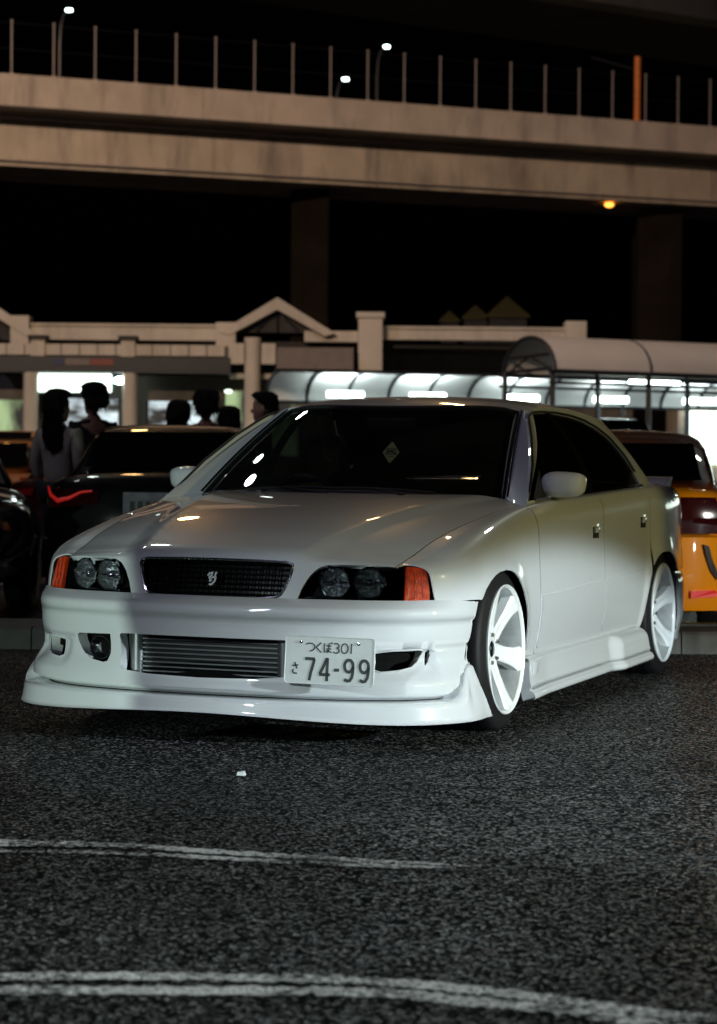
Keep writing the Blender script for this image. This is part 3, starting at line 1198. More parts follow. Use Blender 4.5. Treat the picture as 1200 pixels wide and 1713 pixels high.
rc = spl([-2.44, -2.25, -2.05, -1.85, -1.6, -1.4, -1.24, -1.15], [1.268, 1.297, 1.315, 1.325, 1.326, 1.314, 1.289, 1.262])


def roof(x, w):
    ye, ze = roof_edge(min(max(x, -2.40), -1.245))
    a = abs(w)
    zc = rc(x)
    k = .55 * a ** 2 + .45 * a ** 7
    return (x, ye * w, zc + (ze - zc) * k)


wt = lambda w: -1.155 - .09 * w * w
wr = lambda w: -2.42 + .05 * w * w
ws_ = np.linspace(-1, 1, 25)
patch('roof', roof, [(wt(w), w) for w in ws_] + [(wr(w), w) for w in ws_[::-1]], M['paint'], car, step=.035, sc=(1, .56), both=False, flange=.015, flip=False, estep=.02)

# windscreen, domain (u in -1..1, v 0..1)
def wscreen(u, v):
    a = np.array([xcowl(.72 * u) + .018 - .0 * u, .672 * u, .890 - .030 * u * u])
    xe, we = wt(u), u
    b = np.array(roof(xe, u))
    b = np.array([b[0], b[1] * .905, b[2] - .002])
    p = a + (b - a) * v
    bul = (1 - (2 * v - 1) ** 2) * .018
    side = .0 * u
    return (p[0] + bul * .45, p[1], p[2] + bul * .9)


us = np.linspace(-.985, .985, 21)
wso = [(u, .0) for u in us] + [(u, .985) for u in us[::-1]]
wsc = patch('windscreen', wscreen, wso, M['glass'], car, step=.06, sc=(.72, .95), both=False, flange=.004)[0]
mb = MB()
per = [wscreen(u, v) for u, v in dens(wso, .08)]
mb.tube([(p[0], p[1], p[2] + .002) for p in per] + [(per[0][0], per[0][1], per[0][2] + .002)], .010, 8, cap=False)
mb.build('windscreen_seal', M['black'], wsc, smooth=True)
for sg in (1, -1):
    mb = MB()
    mb.tube([(lambda p: (p[0] + .004, p[1] + sg * .013, p[2] + .009))(wscreen(sg * .995, v)) for v in np.linspace(.02, .99, 14)], .0055, 7)
    mb.build('screen_moulding', M['chrome_dim'], wsc, smooth=True)
# pillar fill between screen and side frame
for sg in (1, -1):
    mb = MB()
    A = [wscreen(sg * .99, v) for v in np.linspace(-.07, 1.0, 15)]
    B = [gside(*ws_side(t)) for t in np.linspace(-.10, 1, 15)]
    rows = [[(a[0], a[1], a[2] - .004), ((a[0] * .5 + b[0] * .5) + .006, (a[1] * .5 + sg * b[1] * .5), (a[2] + b[2]) / 2 + .010), (b[0], sg * b[1], b[2])] for a, b in zip(A, B)]
    mb.loft(rows, cap=False, closed=False)
    mb.build('windscreen_pillar', M['paint'], car, smooth=True)
# cowl panel and wipers
mb = MB()
mb.loft([[(xcowl(y) + .03, y, .888 - .044 * (abs(y) / .72) ** 2 - .022) for y in np.linspace(-.74, .74, 21)], [(xcowl(y) - .05, y, .870 - .03 * (abs(y) / .72) ** 2) for y in np.linspace(-.74, .74, 21)]], cap=False, closed=False)
mb.build('cowl', M['black'], car, smooth=True)
for a, b in ((.62, -.02), (.02, -.60)):
    mb = MB()
    pts = [wscreen(a + (b - a) * t, .004 + .008 * math.sin(t * 3.1)) for t in np.linspace(0, 1, 10)]
    mb.tube([(p[0] + .012, p[1], p[2] + .012) for p in pts], .006, 6)
    w_ = mb.build('wiper', M['black'], car, smooth=True)
    mb = MB()
    p0 = wscreen(a, .0)
    mb.tube([(p0[0] + .03, p0[1], p0[2] - .02), (p0[0] + .025, p0[1] - .05, p0[2] - .004), (pts[5][0] + .014, pts[5][1], pts[5][2] + .012)], .008, 6)
    mb.build('wiper_arm', M['black'], w_, smooth=True)
for y in (-.32, .30):
    p = hood(y, .07)
    mb = MB()
    mb.box((p[0], y, p[2] + .004), (.02, .028, .010))
    mb.build('washer_nozzle', M['black'], car, bevel=.003)

# rear window, deck, tail
def rwindow(u, v):
    a = np.array(roof(wr(u), u))
    b = np.array([-2.80 - .08 * (1 - u * u), .675 * u, .957 - .012 * u * u])
    p = a + (b - a) * v
    return (p[0], p[1] * (1 - .02 * v), p[2] + .012 * (1 - (2 * v - 1) ** 2))


rw = [(u, .02) for u in us] + [(u, .98) for u in us[::-1]]
rgo = patch('rear_window', rwindow, rw, M['glass'], car, step=.07, sc=(.65, .6), both=False, flange=.004)[0]
for sg in (1, -1):
    mb = MB()
    A = [rwindow(sg * .985, v) for v in np.linspace(0, 1, 12)]
    B = [gside(*rg_side(t)) for t in np.linspace(0, 1, 12)]
    mb.loft([[(a[0], a[1], a[2]), ((a[0] + b[0]) / 2 - .004, (a[1] + sg * b[1]) / 2, (a[2] + b[2]) / 2 + .008), (b[0], sg * b[1], b[2])] for a, b in zip(A, B)], cap=False, closed=False)
    mb.build('rear_pillar', M['paint'], car, smooth=True)


def deck(x, w):
    ye = belt_y(x) - .004
    ze = belt_z(x)
    return (x, ye * w, ze + .012 * (1 - w * w))


patch('boot_lid', deck, [(-2.78, -1), (-2.84, -.5), (-2.87, 0), (-2.84, .5), (-2.78, 1), (-3.64, 1), (-3.64, -1)], M['paint'], car, step=.05, sc=(1, .7), both=False)
mb = MB()
mb.loft([[(-3.40 - .10 * abs(y) ** 2 * 0 + dx, y, z) for dx, z in ((0, .936), (-.08, .965), (-.20, .986), (-.235, .985), (-.22, .968), (-.18, .93))] for y in np.linspace(-.70, .70, 15)])
mb.build('boot_spoiler', M['paint'], car, smooth=True)
# tail
def tail(y, z):
    a = abs(y)
    return (-3.675 + .10 * (a / .74) ** 4 - .0 + .04 * (z - .5), y, z)


patch('tail_panel', tail, [(-.70, .93), (.70, .93), (.74, .7), (.745, .50), (-.745, .50), (-.74, .7)], M['paint'], car, step=.06, both=False, flip=True)
patch('tail_light', tail, [(.40, .80), (.715, .80), (.735, .64), (.42, .66)], M['red'], car, step=.05, off=.012, flange=.015, flip=True)
RC, RN, RL, r_sx, r_sy = curve_s([(3.74, 0), (3.735, .25), (3.71, .48), (3.65, .65), (3.54, .765), (3.38, .822), (3.2, .85), (3.05, .858)])
def rbump(s, z):
    c, n = RC(s), RN(s)
    o = -.02 * sst(.46, .505, z) - .03 * sst(.3, .15, z)
    return (-(c[0] + n[0] * o), c[1] + n[1] * o, z)
es = RL - .02
ro = [(0, .502), (.4, .502), (.8, .502), (es, .502), (es, .42), (es - .03, .34), (es - .06, .26), (es - .08, .15), (.8, .15), (.4, .15), (0, .15)]
patch('rear_bumper', rbump, ro + [(-s, z) for s, z in ro[::-1][1:-1]], M['paint'], car, step=.05, both=False, flip=True)

# ---- side skirts
def skirt(x, w):
    yb = W_(x) - .02
    k = sst(-1.60, -1.76, x)                       # stepped rear block
    bl = .012 + .034 * k
    pts = [(yb - .012, .262), (yb + .006 + bl * .4, .250), (yb + bl, .225), (yb + bl + .008, .165), (yb + bl + .010, .142), (yb + bl + .003, .136), (yb + bl + .018, .130), (yb + bl + .022, .098), (yb + bl, .092), (yb - .06, .096)]
    f = .0 + .012 * sst(-.6, -.28, x)
    rise = .014 * (-x - .3) / 2
    y, z = spl([0, .1, .25, .5, .6, .64, .70, .86, .93, 1.0], pts)(w)
    return (x, y + f, z + rise)


so = [(-.285, 0)] + [(x, 0) for x in np.linspace(-.4, -2.22, 20)] + [(-2.255, .25), (-2.285, .5), (-2.30, .7), (-2.295, 1.)] + [(x, 1.) for x in np.linspace(-2.2, -.3, 20)] + [(-.265, .8), (-.262, .5)]
patch('side_skirt', skirt, so, M['paint'], car, step=.026, sc=(1, .24), flip=False, flange=.05, estep=.02)
for sg in (1, -1):
    mb = MB()
    mb.prism([(-.30, .24), (-.40, .24), (-.385, .20), (-.345, .185), (-.305, .19)], 1, sg * (W_(-.35) - .02), sg * (W_(-.35) + .012))
    mb.build('skirt_fin', M['paint'], car, bevel=.004)
# floor pan and arch liners
mb = MB()
mb.box2((.60, -.70, .15), (-3.55, .70, .19))
mb.build('floor_pan', M['void'], car)
for (cx, cz, a, b, h) in ARCH:
    for sg in (1, -1):
        mb = MB()
        rows = []
        for q in np.linspace(-.12, math.pi + .12, 18):
            c, s = math.cos(q), math.sin(q)
            rows.append([(cx + c * (a if c > 0 else b) * 1.02, sg * y, cz + s * h * 1.03) for y in (.835, .80, .62, .48)])
        mb.loft(rows, cap=False, closed=False)
        ring = [r[-1] for r in rows]
        mb.add(ring + [(cx, ring[0][1], cz)], [(i, i + 1, len(ring)) for i in range(len(ring) - 1)])
        mb.build('arch_liner', M['void'], car, fix=False)

# ---- door mirrors
for sg in (1, -1):
    mb = MB()
    rings = []
    prof = [(0.0, .90, .93), (.016, .985, 1.0), (.045, 1.0, 1.0), (.070, .93, .92), (.088, .72, .70), (.096, .40, .40)]
    cx, cy, cz = -.86, .848, .934
    for dx, ky, kz in prof:
        ring = []
        for k in range(28):
            q = 2 * math.pi * k / 28
            c, s = math.cos(q), math.sin(q)
            ex = 2 / 3.6
            yy = math.copysign(abs(c) ** ex, c) * .088 * ky
            zz = math.copysign(abs(s) ** ex, s) * .054 * kz
            yy += zz * .12
            zz *= 1 - .10 * (yy > 0) * yy / .09
            ring.append((cx + dx - .02 * (yy / .09), sg * (cy + yy), cz + zz))
        rings.append(ring)
    mb.loft(rings)
    mo = mb.build('door_mirror', M['paint'], car, smooth=True)
    mb = MB()
    mb.lathe([(0, .001), (0, .045)], (0, 0, 0), 'X', 24)
    mb.V = [(cx - .001, sg * (cy + v[1] * 1.65), cz + v[2] * .95) for v in mb.V]
    mb.build('mirror_glass', M['chrome'], mo)
    mb = MB()
    mb.loft([[(cx + .075, sg * .80, cz - .01), (cx + .075, sg * .80, cz - .058), (cx + .01, sg * .80, cz - .058), (cx + .01, sg * .80, cz - .02)],
             [(cx + .085, sg * .775, cz - .03), (cx + .085, sg * .80, cz - .062), (cx + .01, sg * .80, cz - .062), (cx + .01, sg * .80, cz - .035)],
             [(cx + .12, sg * .748, cz - .030), (cx + .12, sg * .748, cz - .060), (cx, sg * .748, cz - .060), (cx, sg * .748, cz - .035)]])
    mb.build('mirror_foot', M['paint'], mo, bevel=.006)
    mb = MB()
    q = [(-.575, .868), (-.80, .885), (-.80, .995)]
    mb.add([(lambda p: (p[0], sg * (p[1] + .001), p[2]))(gside(x, z)) for x, z in q], [(0, 1, 2)])
    mb.build('mirror_sail', M['black'], mo)

# ---- wheels (wheel frame: axle along y, outer face at y = 0, towards +y outside)
def make_wheel(tw=.225):
    mb = MB()
    n = 56
    # rim barrel and outer lip
    mb.lathe([(-.012, .2315), (-.002, .238), (.0, .2415), (-.004, .2445), (-.012, .2435), (-.016, .236)], (0, 0, 0), 'Y', n)
    # six spokes
    rr = [.045, .075, .11, .145, .18, .207, .224, .231]
    wd = [.066, .064, .062, .064, .071, .084, .100, .114]
    dp = [-.058, -.055, -.048, -.038, -.028, -.020, -.014, -.011]
    for k in range(6):
        q = 2 * math.pi * (k + .22) / 6
        er = np.array([math.cos(q), 0, math.sin(q)])
        et = np.array([-math.sin(q), 0, math.cos(q)])
        ey = np.array([0, 1., 0])
        rings = []
        for r, w, d in zip(rr, wd, dp):
            prof = [(-w / 2, d - .042), (-w / 2, d - .006), (-w * .40, d), (-w * .14, d + .001), (0, d - .0025), (w * .14, d + .001), (w * .40, d), (w / 2, d - .006), (w / 2, d - .042)]
            rings.append([er * r + et * a + ey * b for a, b in prof])
        mb.loft(rings)
    # hub
    mb.lathe([(-.10, .078), (-.066, .078), (-.061, .074), (-.060, .036), (-.066, .032), (-.070, .030)], (0, 0, 0), 'Y', 36)
    w = mb.build('wheel', M['alloy'], None, smooth=True, fix=True)
    mb = MB()
    mb.lathe([(-.013, .2312), (-.03, .224), (-.06, .219), (-.12, .215), (-.20, .213), (-.225, .22), (-.235, .24)], (0, 0, 0), 'Y', n)
    mb.build('rim_barrel', M['barrel'], w, smooth=True)
    mb = MB()
    mb.lathe([(-.075, .0305), (-.062, .030), (-.058, .024), (-.057, .001)], (0, 0, 0), 'Y', 24)
    mb.build('centre_cap', M['black_gloss'], w, smooth=True)
    for k in range(5):
        q = 2 * math.pi * (k + .1) / 5
        mb = MB()
        mb.lathe([(-.075, .0095), (-.058, .0095), (-.050, .008), (-.047, .001)], (.055 * math.cos(q), 0, .055 * math.sin(q)), 'Y', 6)
        mb.build('wheel_nut', M['steel'], w)
    # tyre: stretched side wall, tread with grooves
    t = tw
    pr = [(-.010, .243), (-.013, .252), (-.016, .270), (-.020, .285), (-.027, .296), (-.038, .3015), (-.052, .3035)]
    for y in (-.075, -.115, -.155):
        pr += [(y + .005, .305), (y + .0045, .2985), (y - .0045, .2985), (y - .005, .305)]
    pr += [(-t + .052, .3035), (-t + .038, .3015), (-t + .027, .296), (-t + .02, .285), (-t + .012, .262), (-t + .01, .243)]
    mb = MB()
    mb.lathe(pr, (0, 0, 0), 'Y', 72)
    ty = mb.build('tyre', M['rubber'], w, smooth=True)
    # brake
    mb = MB()
    mb.lathe([(-.125, .07), (-.125, .165), (-.150, .165), (-.150, .07)], (0, 0, 0), 'Y', 40)
    mb.build('brake_disc', M['steel'], w, smooth=True)
    mb = MB()
    mb.loft([[((.13 + a) * math.cos(q), y, (.13 + a) * math.sin(q)) for a, y in ((-.03, -.16), (-.03, -.098), (.045, -.098), (.052, -.12), (.052, -.16))] for q in np.linspace(.25, 1.25, 8)])
    mb.build('brake_caliper', M['chrome_dim'], w, smooth=True)
    return w


w0 = make_wheel()
spots = [(0, 1, .858), (0, -1, .858), (-2.73, 1, .860), (-2.73, -1, .860)]
wheels = []
for i, (x, sg, y) in enumerate(spots):
    w = w0 if i == 0 else copy_tree(w0)
    w.parent = car
    w.location = (x, sg * y, .304)
    w.rotation_euler = (R(1.2) * 1, R(17 * i), 0) if sg > 0 else (R(-1.2), R(17 * i), math.pi)
    w.rotation_mode = 'XYZ'
    wheels.append(w)

# ---- number plate
px_, py_, pz_ = .905, .490, .3165
PU, PV = np.array((0, 1., 0)), np.array((-.10, 0, 1.)) / math.hypot(.1, 1)
mb = MB()
c = np.array((px_, py_, pz_))
n_ = np.cross(PU, PV)
corner = []
for a, b in ((1, 1), (-1, 1), (-1, -1), (1, -1)):
    for k in range(5):
        q = {(1, 1): 0, (-1, 1): 90, (-1, -1): 180, (1, -1): 270}[(a, b)] + k * 22.5
        corner.append((a * .153 + .012 * math.cos(R(q)), b * .0705 + .012 * math.sin(R(q))))
rings = []
for h, k in ((-.004, 1), (.0, 1), (.0022, .992), (.0022, .965), (.0008, .955)):
    rings.append([c + PU * a * (1 - (1 - k) * .5) + PV * b * k + n_ * h for a, b in corner])
mb.loft(rings)
plate = mb.build('number_plate', M['plate'], car, smooth=True)


def glyph(strokes, x0, z0, w, h, wd, name='plate_character'):
    mb = MB()
    for st in strokes:
        mb.ribbon([(x0 + a * w, z0 + b * h) for a, b in st], wd, c + n_ * .0009, PU, PV, .0012)
    return mb.build(name, M['ink'], plate)


def arc(cx, cy, rx, ry, a0, a1, n=14):
    return [(cx + rx * math.cos(R(a0 + (a1 - a0) * k / n)), cy + ry * math.sin(R(a0 + (a1 - a0) * k / n))) for k in range(n + 1)]


G = {
    '7': [[(.02, .94), (.98, .94)], [(.93, .94), (.80, .66), (.62, .35), (.50, .0)]],
    '4': [[(.70, 1), (.06, .30)], [(.0, .28), (1.0, .28)], [(.72, 1), (.72, 0)]],
    '9': [arc(.5, .70, .42, .26, 0, 360, 22), [(.92, .70), (.92, .45), (.84, .22), (.66, .08), (.42, .05), (.10, .11)]],
    '-': [[(0, .5), (1, .5)]],
    '3': [arc(.45, .74, .45, .24, 150, -80, 12) + arc(.45, .26, .50, .26, 80, -150, 12)],
    '0': [arc(.5, .5, .46, .48, 0, 360, 22)],
    '1': [[(.5, 1), (.5, 0)]],
    'tsu': [[(0, .78), (.35, .90), (.70, .88), (.95, .68), (.97, .45), (.80, .22), (.45, .08)]],
    'ku': [[(.80, 1.), (.12, .50), (.85, 0)]],
    'ba': [[(.10, .95), (.05, .5), (.10, .0)], [(.32, .70), (.92, .70)], [(.33, .40), (.9, .40)], [(.62, .95), (.62, .22), (.48, .04), (.32, .12), (.42, .26), (.62, .20), (.92, .04)], [(.80, 1.02), (.86, .88)], [(.94, 1.06), (1.0, .92)]],
    'sa': [[(.05, .70), (.95, .76)], [(.42, 1.0), (.58, .70), (.80, .44)], [(.22, .36), (.12, .18), (.30, .02), (.82, .0)]],
}
X0 = -.165
for ch, a, w in (('7', .0755, .038), ('4', .130, .040), ('-', .184, .019), ('9', .219, .037), ('9', .275, .037)):
    glyph(G[ch], X0 + a, .0825 - .152, w, .079, .0105)
for ch, a, w in (('tsu', .078, .033), ('ku', .112, .027), ('ba', .143, .031), ('3', .179, .022), ('0', .207, .026), ('1', .236, .016)):
    glyph(G[ch], X0 + a, .0825 - .055, w, .034, .0042)
glyph(G['sa'], X0 + .029, .0825 - .130, .024, .038, .0048)
for a in (-.105, .105):
    mb = MB()
    p = c + PU * a + PV * .062
    mb.lathe([(0.001, .006), (.004, .0055), (.005, .001)], tuple(p), 'X', 10)
    mb.build('plate_bolt', M['chrome_dim'], plate, smooth=True)
mb = MB()
mb.box((px_ - .04, py_ - .05, pz_ - .01), (.08, .20, .03))
mb.build('plate_bracket', M['black'], car)

# ---- interior
mb = MB()
mb.loft([[(xcowl(y) - .02, y, .845), (xcowl(y) - .25, y, .862), (-.90, y, .835), (-.94, y, .70), (-.90, y, .5)] for y in np.linspace(-.70, .70, 9)], cap=False, closed=False)
mb.build('dashboard', M['void'], car, smooth=True)
for sg in (1, -1):
    mb = MB()
    mb.loft([[(x, sg * .37 + w * math.cos(q), z + d * math.sin(q) * .0 + 0) if False else (x + d * math.sin(q), sg * .37 + w * math.cos(q), z) for q in np.linspace(0, 2 * math.pi, 16, endpoint=False)] for x, z, w, d in ((-1.62, .45, .24, .07), (-1.66, .60, .25, .075), (-1.73, .80, .24, .07), (-1.79, .95, .20, .06), (-1.81, .99, .15, .05))])
    st = mb.build('front_seat', M['seat'], car, smooth=True)
    mb = MB()
    mb.loft([[(-1.83 + d * math.sin(q), sg * .37 + w * math.cos(q), z) for q in np.linspace(0, 2 * math.pi, 14, endpoint=False)] for z, w, d in ((1.01, .10, .03), (1.04, .125, .045), (1.10, .125, .045), (1.14, .10, .03))])
    mb.build('head_restraint', M['seat'], st, smooth=True)
    mb = MB()
    mb.box((-1.36, sg * .37, .40), (.50, .48, .16))
    mb.build('seat_cushion', M['seat'], st, bevel=.04)
mb = MB()
mb.box((-2.62, 0, .62), (.22, 1.30, .62), Matrix.Rotation(R(-18), 3, 'Y'))
mb.build('rear_bench', M['seat'], car, bevel=.05)
mb = MB()
mb.box((-2.74, 0, .905), (.24, 1.26, .02))
mb.build('parcel_shelf', M['void'], car)
mb = MB()
mb.lathe([(-.012, .17), (0, .182), (.012, .17), (0, .158)], (0, 0, 0), 'X', 32)
mb.V = [tuple(Matrix.Rotation(R(25), 3, 'Y') @ Vector(v) + Vector((-1.02, -.36, .80))) for v in mb.V]
sw = mb.build('steering_wheel', M['black'], car, smooth=True)
for o_ in (hood_o,):
    pass
patch('headliner', roof, [(wt(w) - .05, w) for w in np.linspace(-.95, .95, 9)] + [(wr(w) + .05, w) for w in np.linspace(.95, -.95, 9)], M['void'], car, step=.1, sc=(1, .56), both=False, off=-.03, flange=0)
for sg in (1, -1):
    mb = MB()
    mb.loft([[(x, sg * .74, .2), (x, sg * .755, .5), (x, sg * .745, .84)] for x in np.linspace(-.55, -2.6, 8)], cap=False, closed=False)
    mb.build('door_card', M['void'], car)
mb = MB()
mb.box((-1.10, .0, 1.185), (.03, .23, .06))
mb.build('interior_mirror', M['black'], car, bevel=.01)
# yellow diamond notice hung inside the windscreen
dp_ = np.array((-.845, .087, 1.058))
du, dv = np.array((0, 1., 0)), np.array((-.35, 0, .93))
mb = MB()
for h in (0, .002):
    pass
dn = np.cross(du, dv)
sq = [(.0385, 0), (.003, .048), (-.003, .048), (-.0385, 0), (-.003, -.048), (.003, -.048)]
mb.loft([[dp_ + du * a + dv * b + dn * h for a, b in sq] for h in (0, .002)])
sign = mb.build('diamond_notice', M['yellow'], car)
for st, wd in (([(-.020, .016), (.020, .016)], .003), ([(-.024, .009), (.024, .009)], .0045), ([(-.022, -.004), (-.012, .002), (.006, .003), (.014, -.002), (.024, -.005)], .007), ([(-.025, -.008), (.026, -.008)], .004), ([(-.014, -.019), (.014, -.019)], .0025)):
    mb = MB()
    mb.ribbon(st, wd, dp_ + dn * .002, du, dv, .0008)
    mb.build('notice_print', M['ink'], sign)

# body leans a touch on its springs
for o in car.children_recursive:
    if o.type == 'MESH' and o not in wheels and o.parent not in wheels and not o.data.get('leaned'):
        for v in o.data.vertices:
            v.co.z -= .009 * v.co.y
        o.data['leaned'] = 1


# ================================================================== background setting
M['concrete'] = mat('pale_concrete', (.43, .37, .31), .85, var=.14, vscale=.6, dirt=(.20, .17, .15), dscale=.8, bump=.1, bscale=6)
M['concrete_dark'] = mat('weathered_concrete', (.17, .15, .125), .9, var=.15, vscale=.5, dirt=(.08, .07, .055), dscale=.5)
M['render_wall'] = mat('cream_render', (.62, .55, .46), .8, var=.08, vscale=1.5, dirt=(.40, .35, .29), dscale=.9)
M['roof_dark'] = mat('dark_roofing', (.035, .03, .028), .7, var=.2, vscale=4)
M['dark_frame'] = mat('dark_painted_steel', (.018, .018, .024), .45, var=.2, vscale=5)
M['pier'] = mat('shaded_pier_concrete', (.010, .0075, .005), .95, spec=.1, var=.25, vscale=.6, dirt=(.005, .004, .003), dscale=.4)  # shade under the deck put into the pier colour
M['kerb'] = mat('kerb_stone', (.085, .088, .078), .85, var=.2, vscale=9, dirt=(.03, .034, .03), dscale=3, bump=.25, bscale=60)
M['galv'] = mat('galvanised_post', (.38, .34, .32), .5, .3, var=.12, vscale=3)
M['vault'] = mat('canopy_sheet', (.55, .50, .47), .55, var=.06, vscale=1.2)
M['vault_in'] = mat('white_canopy_panel', (.82, .82, .82), .5, var=.05, vscale=2)
M['tube'] = mat('lit_tube', (.9, .95, .95), .4, emit=(.82, 1, .96), es=14)
M['lightbox'] = mat('lit_sign_face', (.9, .95, .9), .4, emit=(.80, 1, .86), es=2.6, var=.03)
M['led'] = mat('lamp_lens_lit', (.9, 1, .97), .4, emit=(.75, 1, .93), es=16)
M['sodium'] = mat('sodium_lamp_lit', (1, .6, .2), .4, emit=(1, .38, .05), es=4)
M['sodium_post'] = mat('sodium_tinted_post', (.55, .16, .03), .6, emit=None, var=.15, vscale=3)  # orange sodium light put into the post's base colour
M['sign_blue'] = mat('sign_blue', (.02, .03, .09), .5, var=.1)
M['sign_red'] = mat('sign_red', (.22, .05, .03), .5, var=.1)
M['sign_grey'] = mat('sign_grey_panel', (.20, .16, .14), .6, var=.12, vscale=6)


def window_mat(name, col, s, sc):
    """lit shop window: bright goods and dark gaps behind glass"""
    m = bpy.data.materials.new(name)
    m.use_nodes = True
    nt = m.node_tree
    b = nt.nodes['Principled BSDF']
    b.inputs['Base Color'].default_value = (.05, .05, .05, 1)
    b.inputs['Roughness'].default_value = .2
    tc = nt.nodes.new('ShaderNodeTexCoord')
    mp = nt.nodes.new('ShaderNodeMapping')
    mp.inputs['Scale'].default_value = sc
    nt.links.new(tc.outputs['Object'], mp.inputs[0])
    n = nt.nodes.new('ShaderNodeTexNoise')
    n.inputs['Scale'].default_value = 1
    n.inputs['Detail'].default_value = 3
    nt.links.new(mp.outputs[0], n.inputs['Vector'])
    r = nt.nodes.new('ShaderNodeValToRGB')
    r.color_ramp.elements[0].position = .40
    r.color_ramp.elements[0].color = (.02, .02, .02, 1)
    r.color_ramp.elements[1].position = .62
    r.color_ramp.elements[1].color = (*col, 1)
    nt.links.new(n.outputs[0], r.inputs[0])
    nt.links.new(r.outputs[0], b.inputs['Emission Color'])
    b.inputs['Emission Strength'].default_value = s
    return m


M['shop'] = window_mat('lit_shop_interior', (.80, .95, 1.0), 1.1, (1.1, 1, 2.2))
M['shop_warm'] = window_mat('lit_lobby_interior', (.55, .75, .38), .7, (1.4, 1, .5))

# ---- kerbed island behind the car
isl = empty('parking_island', (0, 12.4, 0))
tag(isl, 'low kerbed parking island with yellow edge line behind the white sedan', 'island')


def isl_xy(x):           # front and back edge (world y - 12.4) along x
    return -.50 + .02 * x, .30 + .05 * max(x + 1, 0)


x = -9.
k = 0
while x < 3.1:
    f0, b0 = isl_xy(x)
    f1, b1 = isl_xy(x + .6)
    mb = MB()
    mb.loft([[(x + .004, f0, 0), (x + .004, f0 + .012, .105), (x + .004, f0 + .03, .12), (x + .004, f0 + .15, .12), (x + .004, f0 + .15, 0)],
             [(x + .596, f1, 0), (x + .596, f1 + .012, .105), (x + .596, f1 + .03, .12), (x + .596, f1 + .15, .12), (x + .596, f1 + .15, 0)]])
    mb.build('kerb_stone', M['kerb'], isl)
    mb = MB()
    mb.loft([[(x + .004, b0 - .15, 0), (x + .004, b0 - .15, .12), (x + .004, b0 - .02, .12), (x + .004, b0, .10), (x + .004, b0, 0)],
             [(x + .596, b1 - .15, 0), (x + .596, b1 - .15, .12), (x + .596, b1 - .02, .12), (x + .596, b1, .10), (x + .596, b1, 0)]])
    mb.build('kerb_stone', M['kerb'], isl)
    x += .6
mb = MB()
P = [(q, isl_xy(q)[0] + .152) for q in np.linspace(-9, 3, 13)] + [(q, isl_xy(q)[1] - .152) for q in np.linspace(3, -9, 13)]
mb.prism(P, 2, .0, .108)
mb.build('island_fill', M['kerb'], isl)
mb = MB()
V = []
for q in np.linspace(.9, 3.0, 16):
    y = isl_xy(q)[1] - .10 - .22 * max(0, q - 2.2) ** 1.6
    V += [(q, y - .035, .1245), (q, y + .035, .1245)]
mb.add(V, [(2 * i, 2 * i + 2, 2 * i + 3, 2 * i + 1) for i in range(15)])
mb.build('edge_line', M['line_yellow'], isl, fix=False)
strip('parking_line', [(-5.2, 19.75), (-4.2, 19.7), (-3.05, 19.65)], .16, M['line'])

# ---- elevated road
A, B = np.array((-16.8, 100.)), np.array((19.1, 116.))
dr = (B - A) / np.linalg.norm(B - A)
nr = np.array((dr[1], -dr[0]))                # towards the car park
LEN = np.linalg.norm(B - A)
ZT = lambda t: 20.03 + .5 * t / LEN
op = empty('elevated_road', (A[0], A[1], 0))
tag(op, 'lit concrete elevated road with barrier posts crossing high behind the car park', 'overpass')


def opp(t, o, dz):
    p = dr * t + nr * o
    return (p[0], p[1], ZT(t) + dz)


def op_loft(name, prof, m, ts):
    mb = MB()
    mb.loft([[opp(t, o, z) for o, z in prof] for t in ts])
    return mb.build(name, m, op)


TS = np.arange(-60, 121, 10.)
for t0 in np.arange(-60, 120, 10.):
    op_loft('parapet', [(0, 0), (0, -1.48), (-.35, -1.48), (-.3, 0)], M['concrete'], [t0 + .012, t0 + 9.988])
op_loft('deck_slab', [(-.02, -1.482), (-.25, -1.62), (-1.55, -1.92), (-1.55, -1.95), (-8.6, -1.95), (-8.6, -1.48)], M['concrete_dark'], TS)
for t0 in np.arange(-60, 120, 20.):
    op_loft('box_girder', [(-1.5, -1.955), (-1.55, -4.04), (-1.75, -4.10), (-6.6, -4.10), (-7.0, -1.955)], M['concrete'], [t0 + .02, t0 + 19.98])
mb = MB()
mb.box((0, 0, 1.25), (.06, .06, 2.5))
mb.box((0, 0, 2.52), (.11, .11, .05))
mb.box((0, 0, .03), (.2, .2, .06))
post = mb.build('barrier_post', M['galv'], op)
t = -8.4 + .9
first = True
while t < LEN + 14:
    o = post if first else post.copy()
    if not first:
        COL.objects.link(o)
    first = False
    o.parent = op
    o.location = opp(t, -.16, 0)
    o.rotation_euler = (0, 0, math.atan2(dr[1], dr[0]))
    t += 2.02
for zz in (2.4, 1.2):
    mb = MB()
    mb.tube([opp(t, -.16, zz) for t in (-20, LEN + 20)], .012, 5)
    mb.build('barrier_wire', M['dark_frame'], op)
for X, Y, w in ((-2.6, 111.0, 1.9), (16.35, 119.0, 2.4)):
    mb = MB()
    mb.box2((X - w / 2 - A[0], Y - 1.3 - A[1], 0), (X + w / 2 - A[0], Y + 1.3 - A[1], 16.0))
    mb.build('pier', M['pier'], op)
mb = MB()
mb.lathe([(0, .24), (-.08, .24), (-.16, .15), (-.19, .001)], (13.3 - A[0], 115.6 - A[1], ZT(30) - 4.12), 'Z', 14)
mb.build('soffit_lamp', M['sodium'], op, smooth=True)

for o_, z_, r_ in ((-1.40, -3.80, .05), (-.9, -1.86, .06)):
    mb = MB()
    mb.tube([opp(t, o_, z_) for t in np.linspace(-40, 100, 15)], r_, 6)
    mb.build('conduit', M['galv'] if r_ < .055 else M['dark_frame'], op, smooth=True)
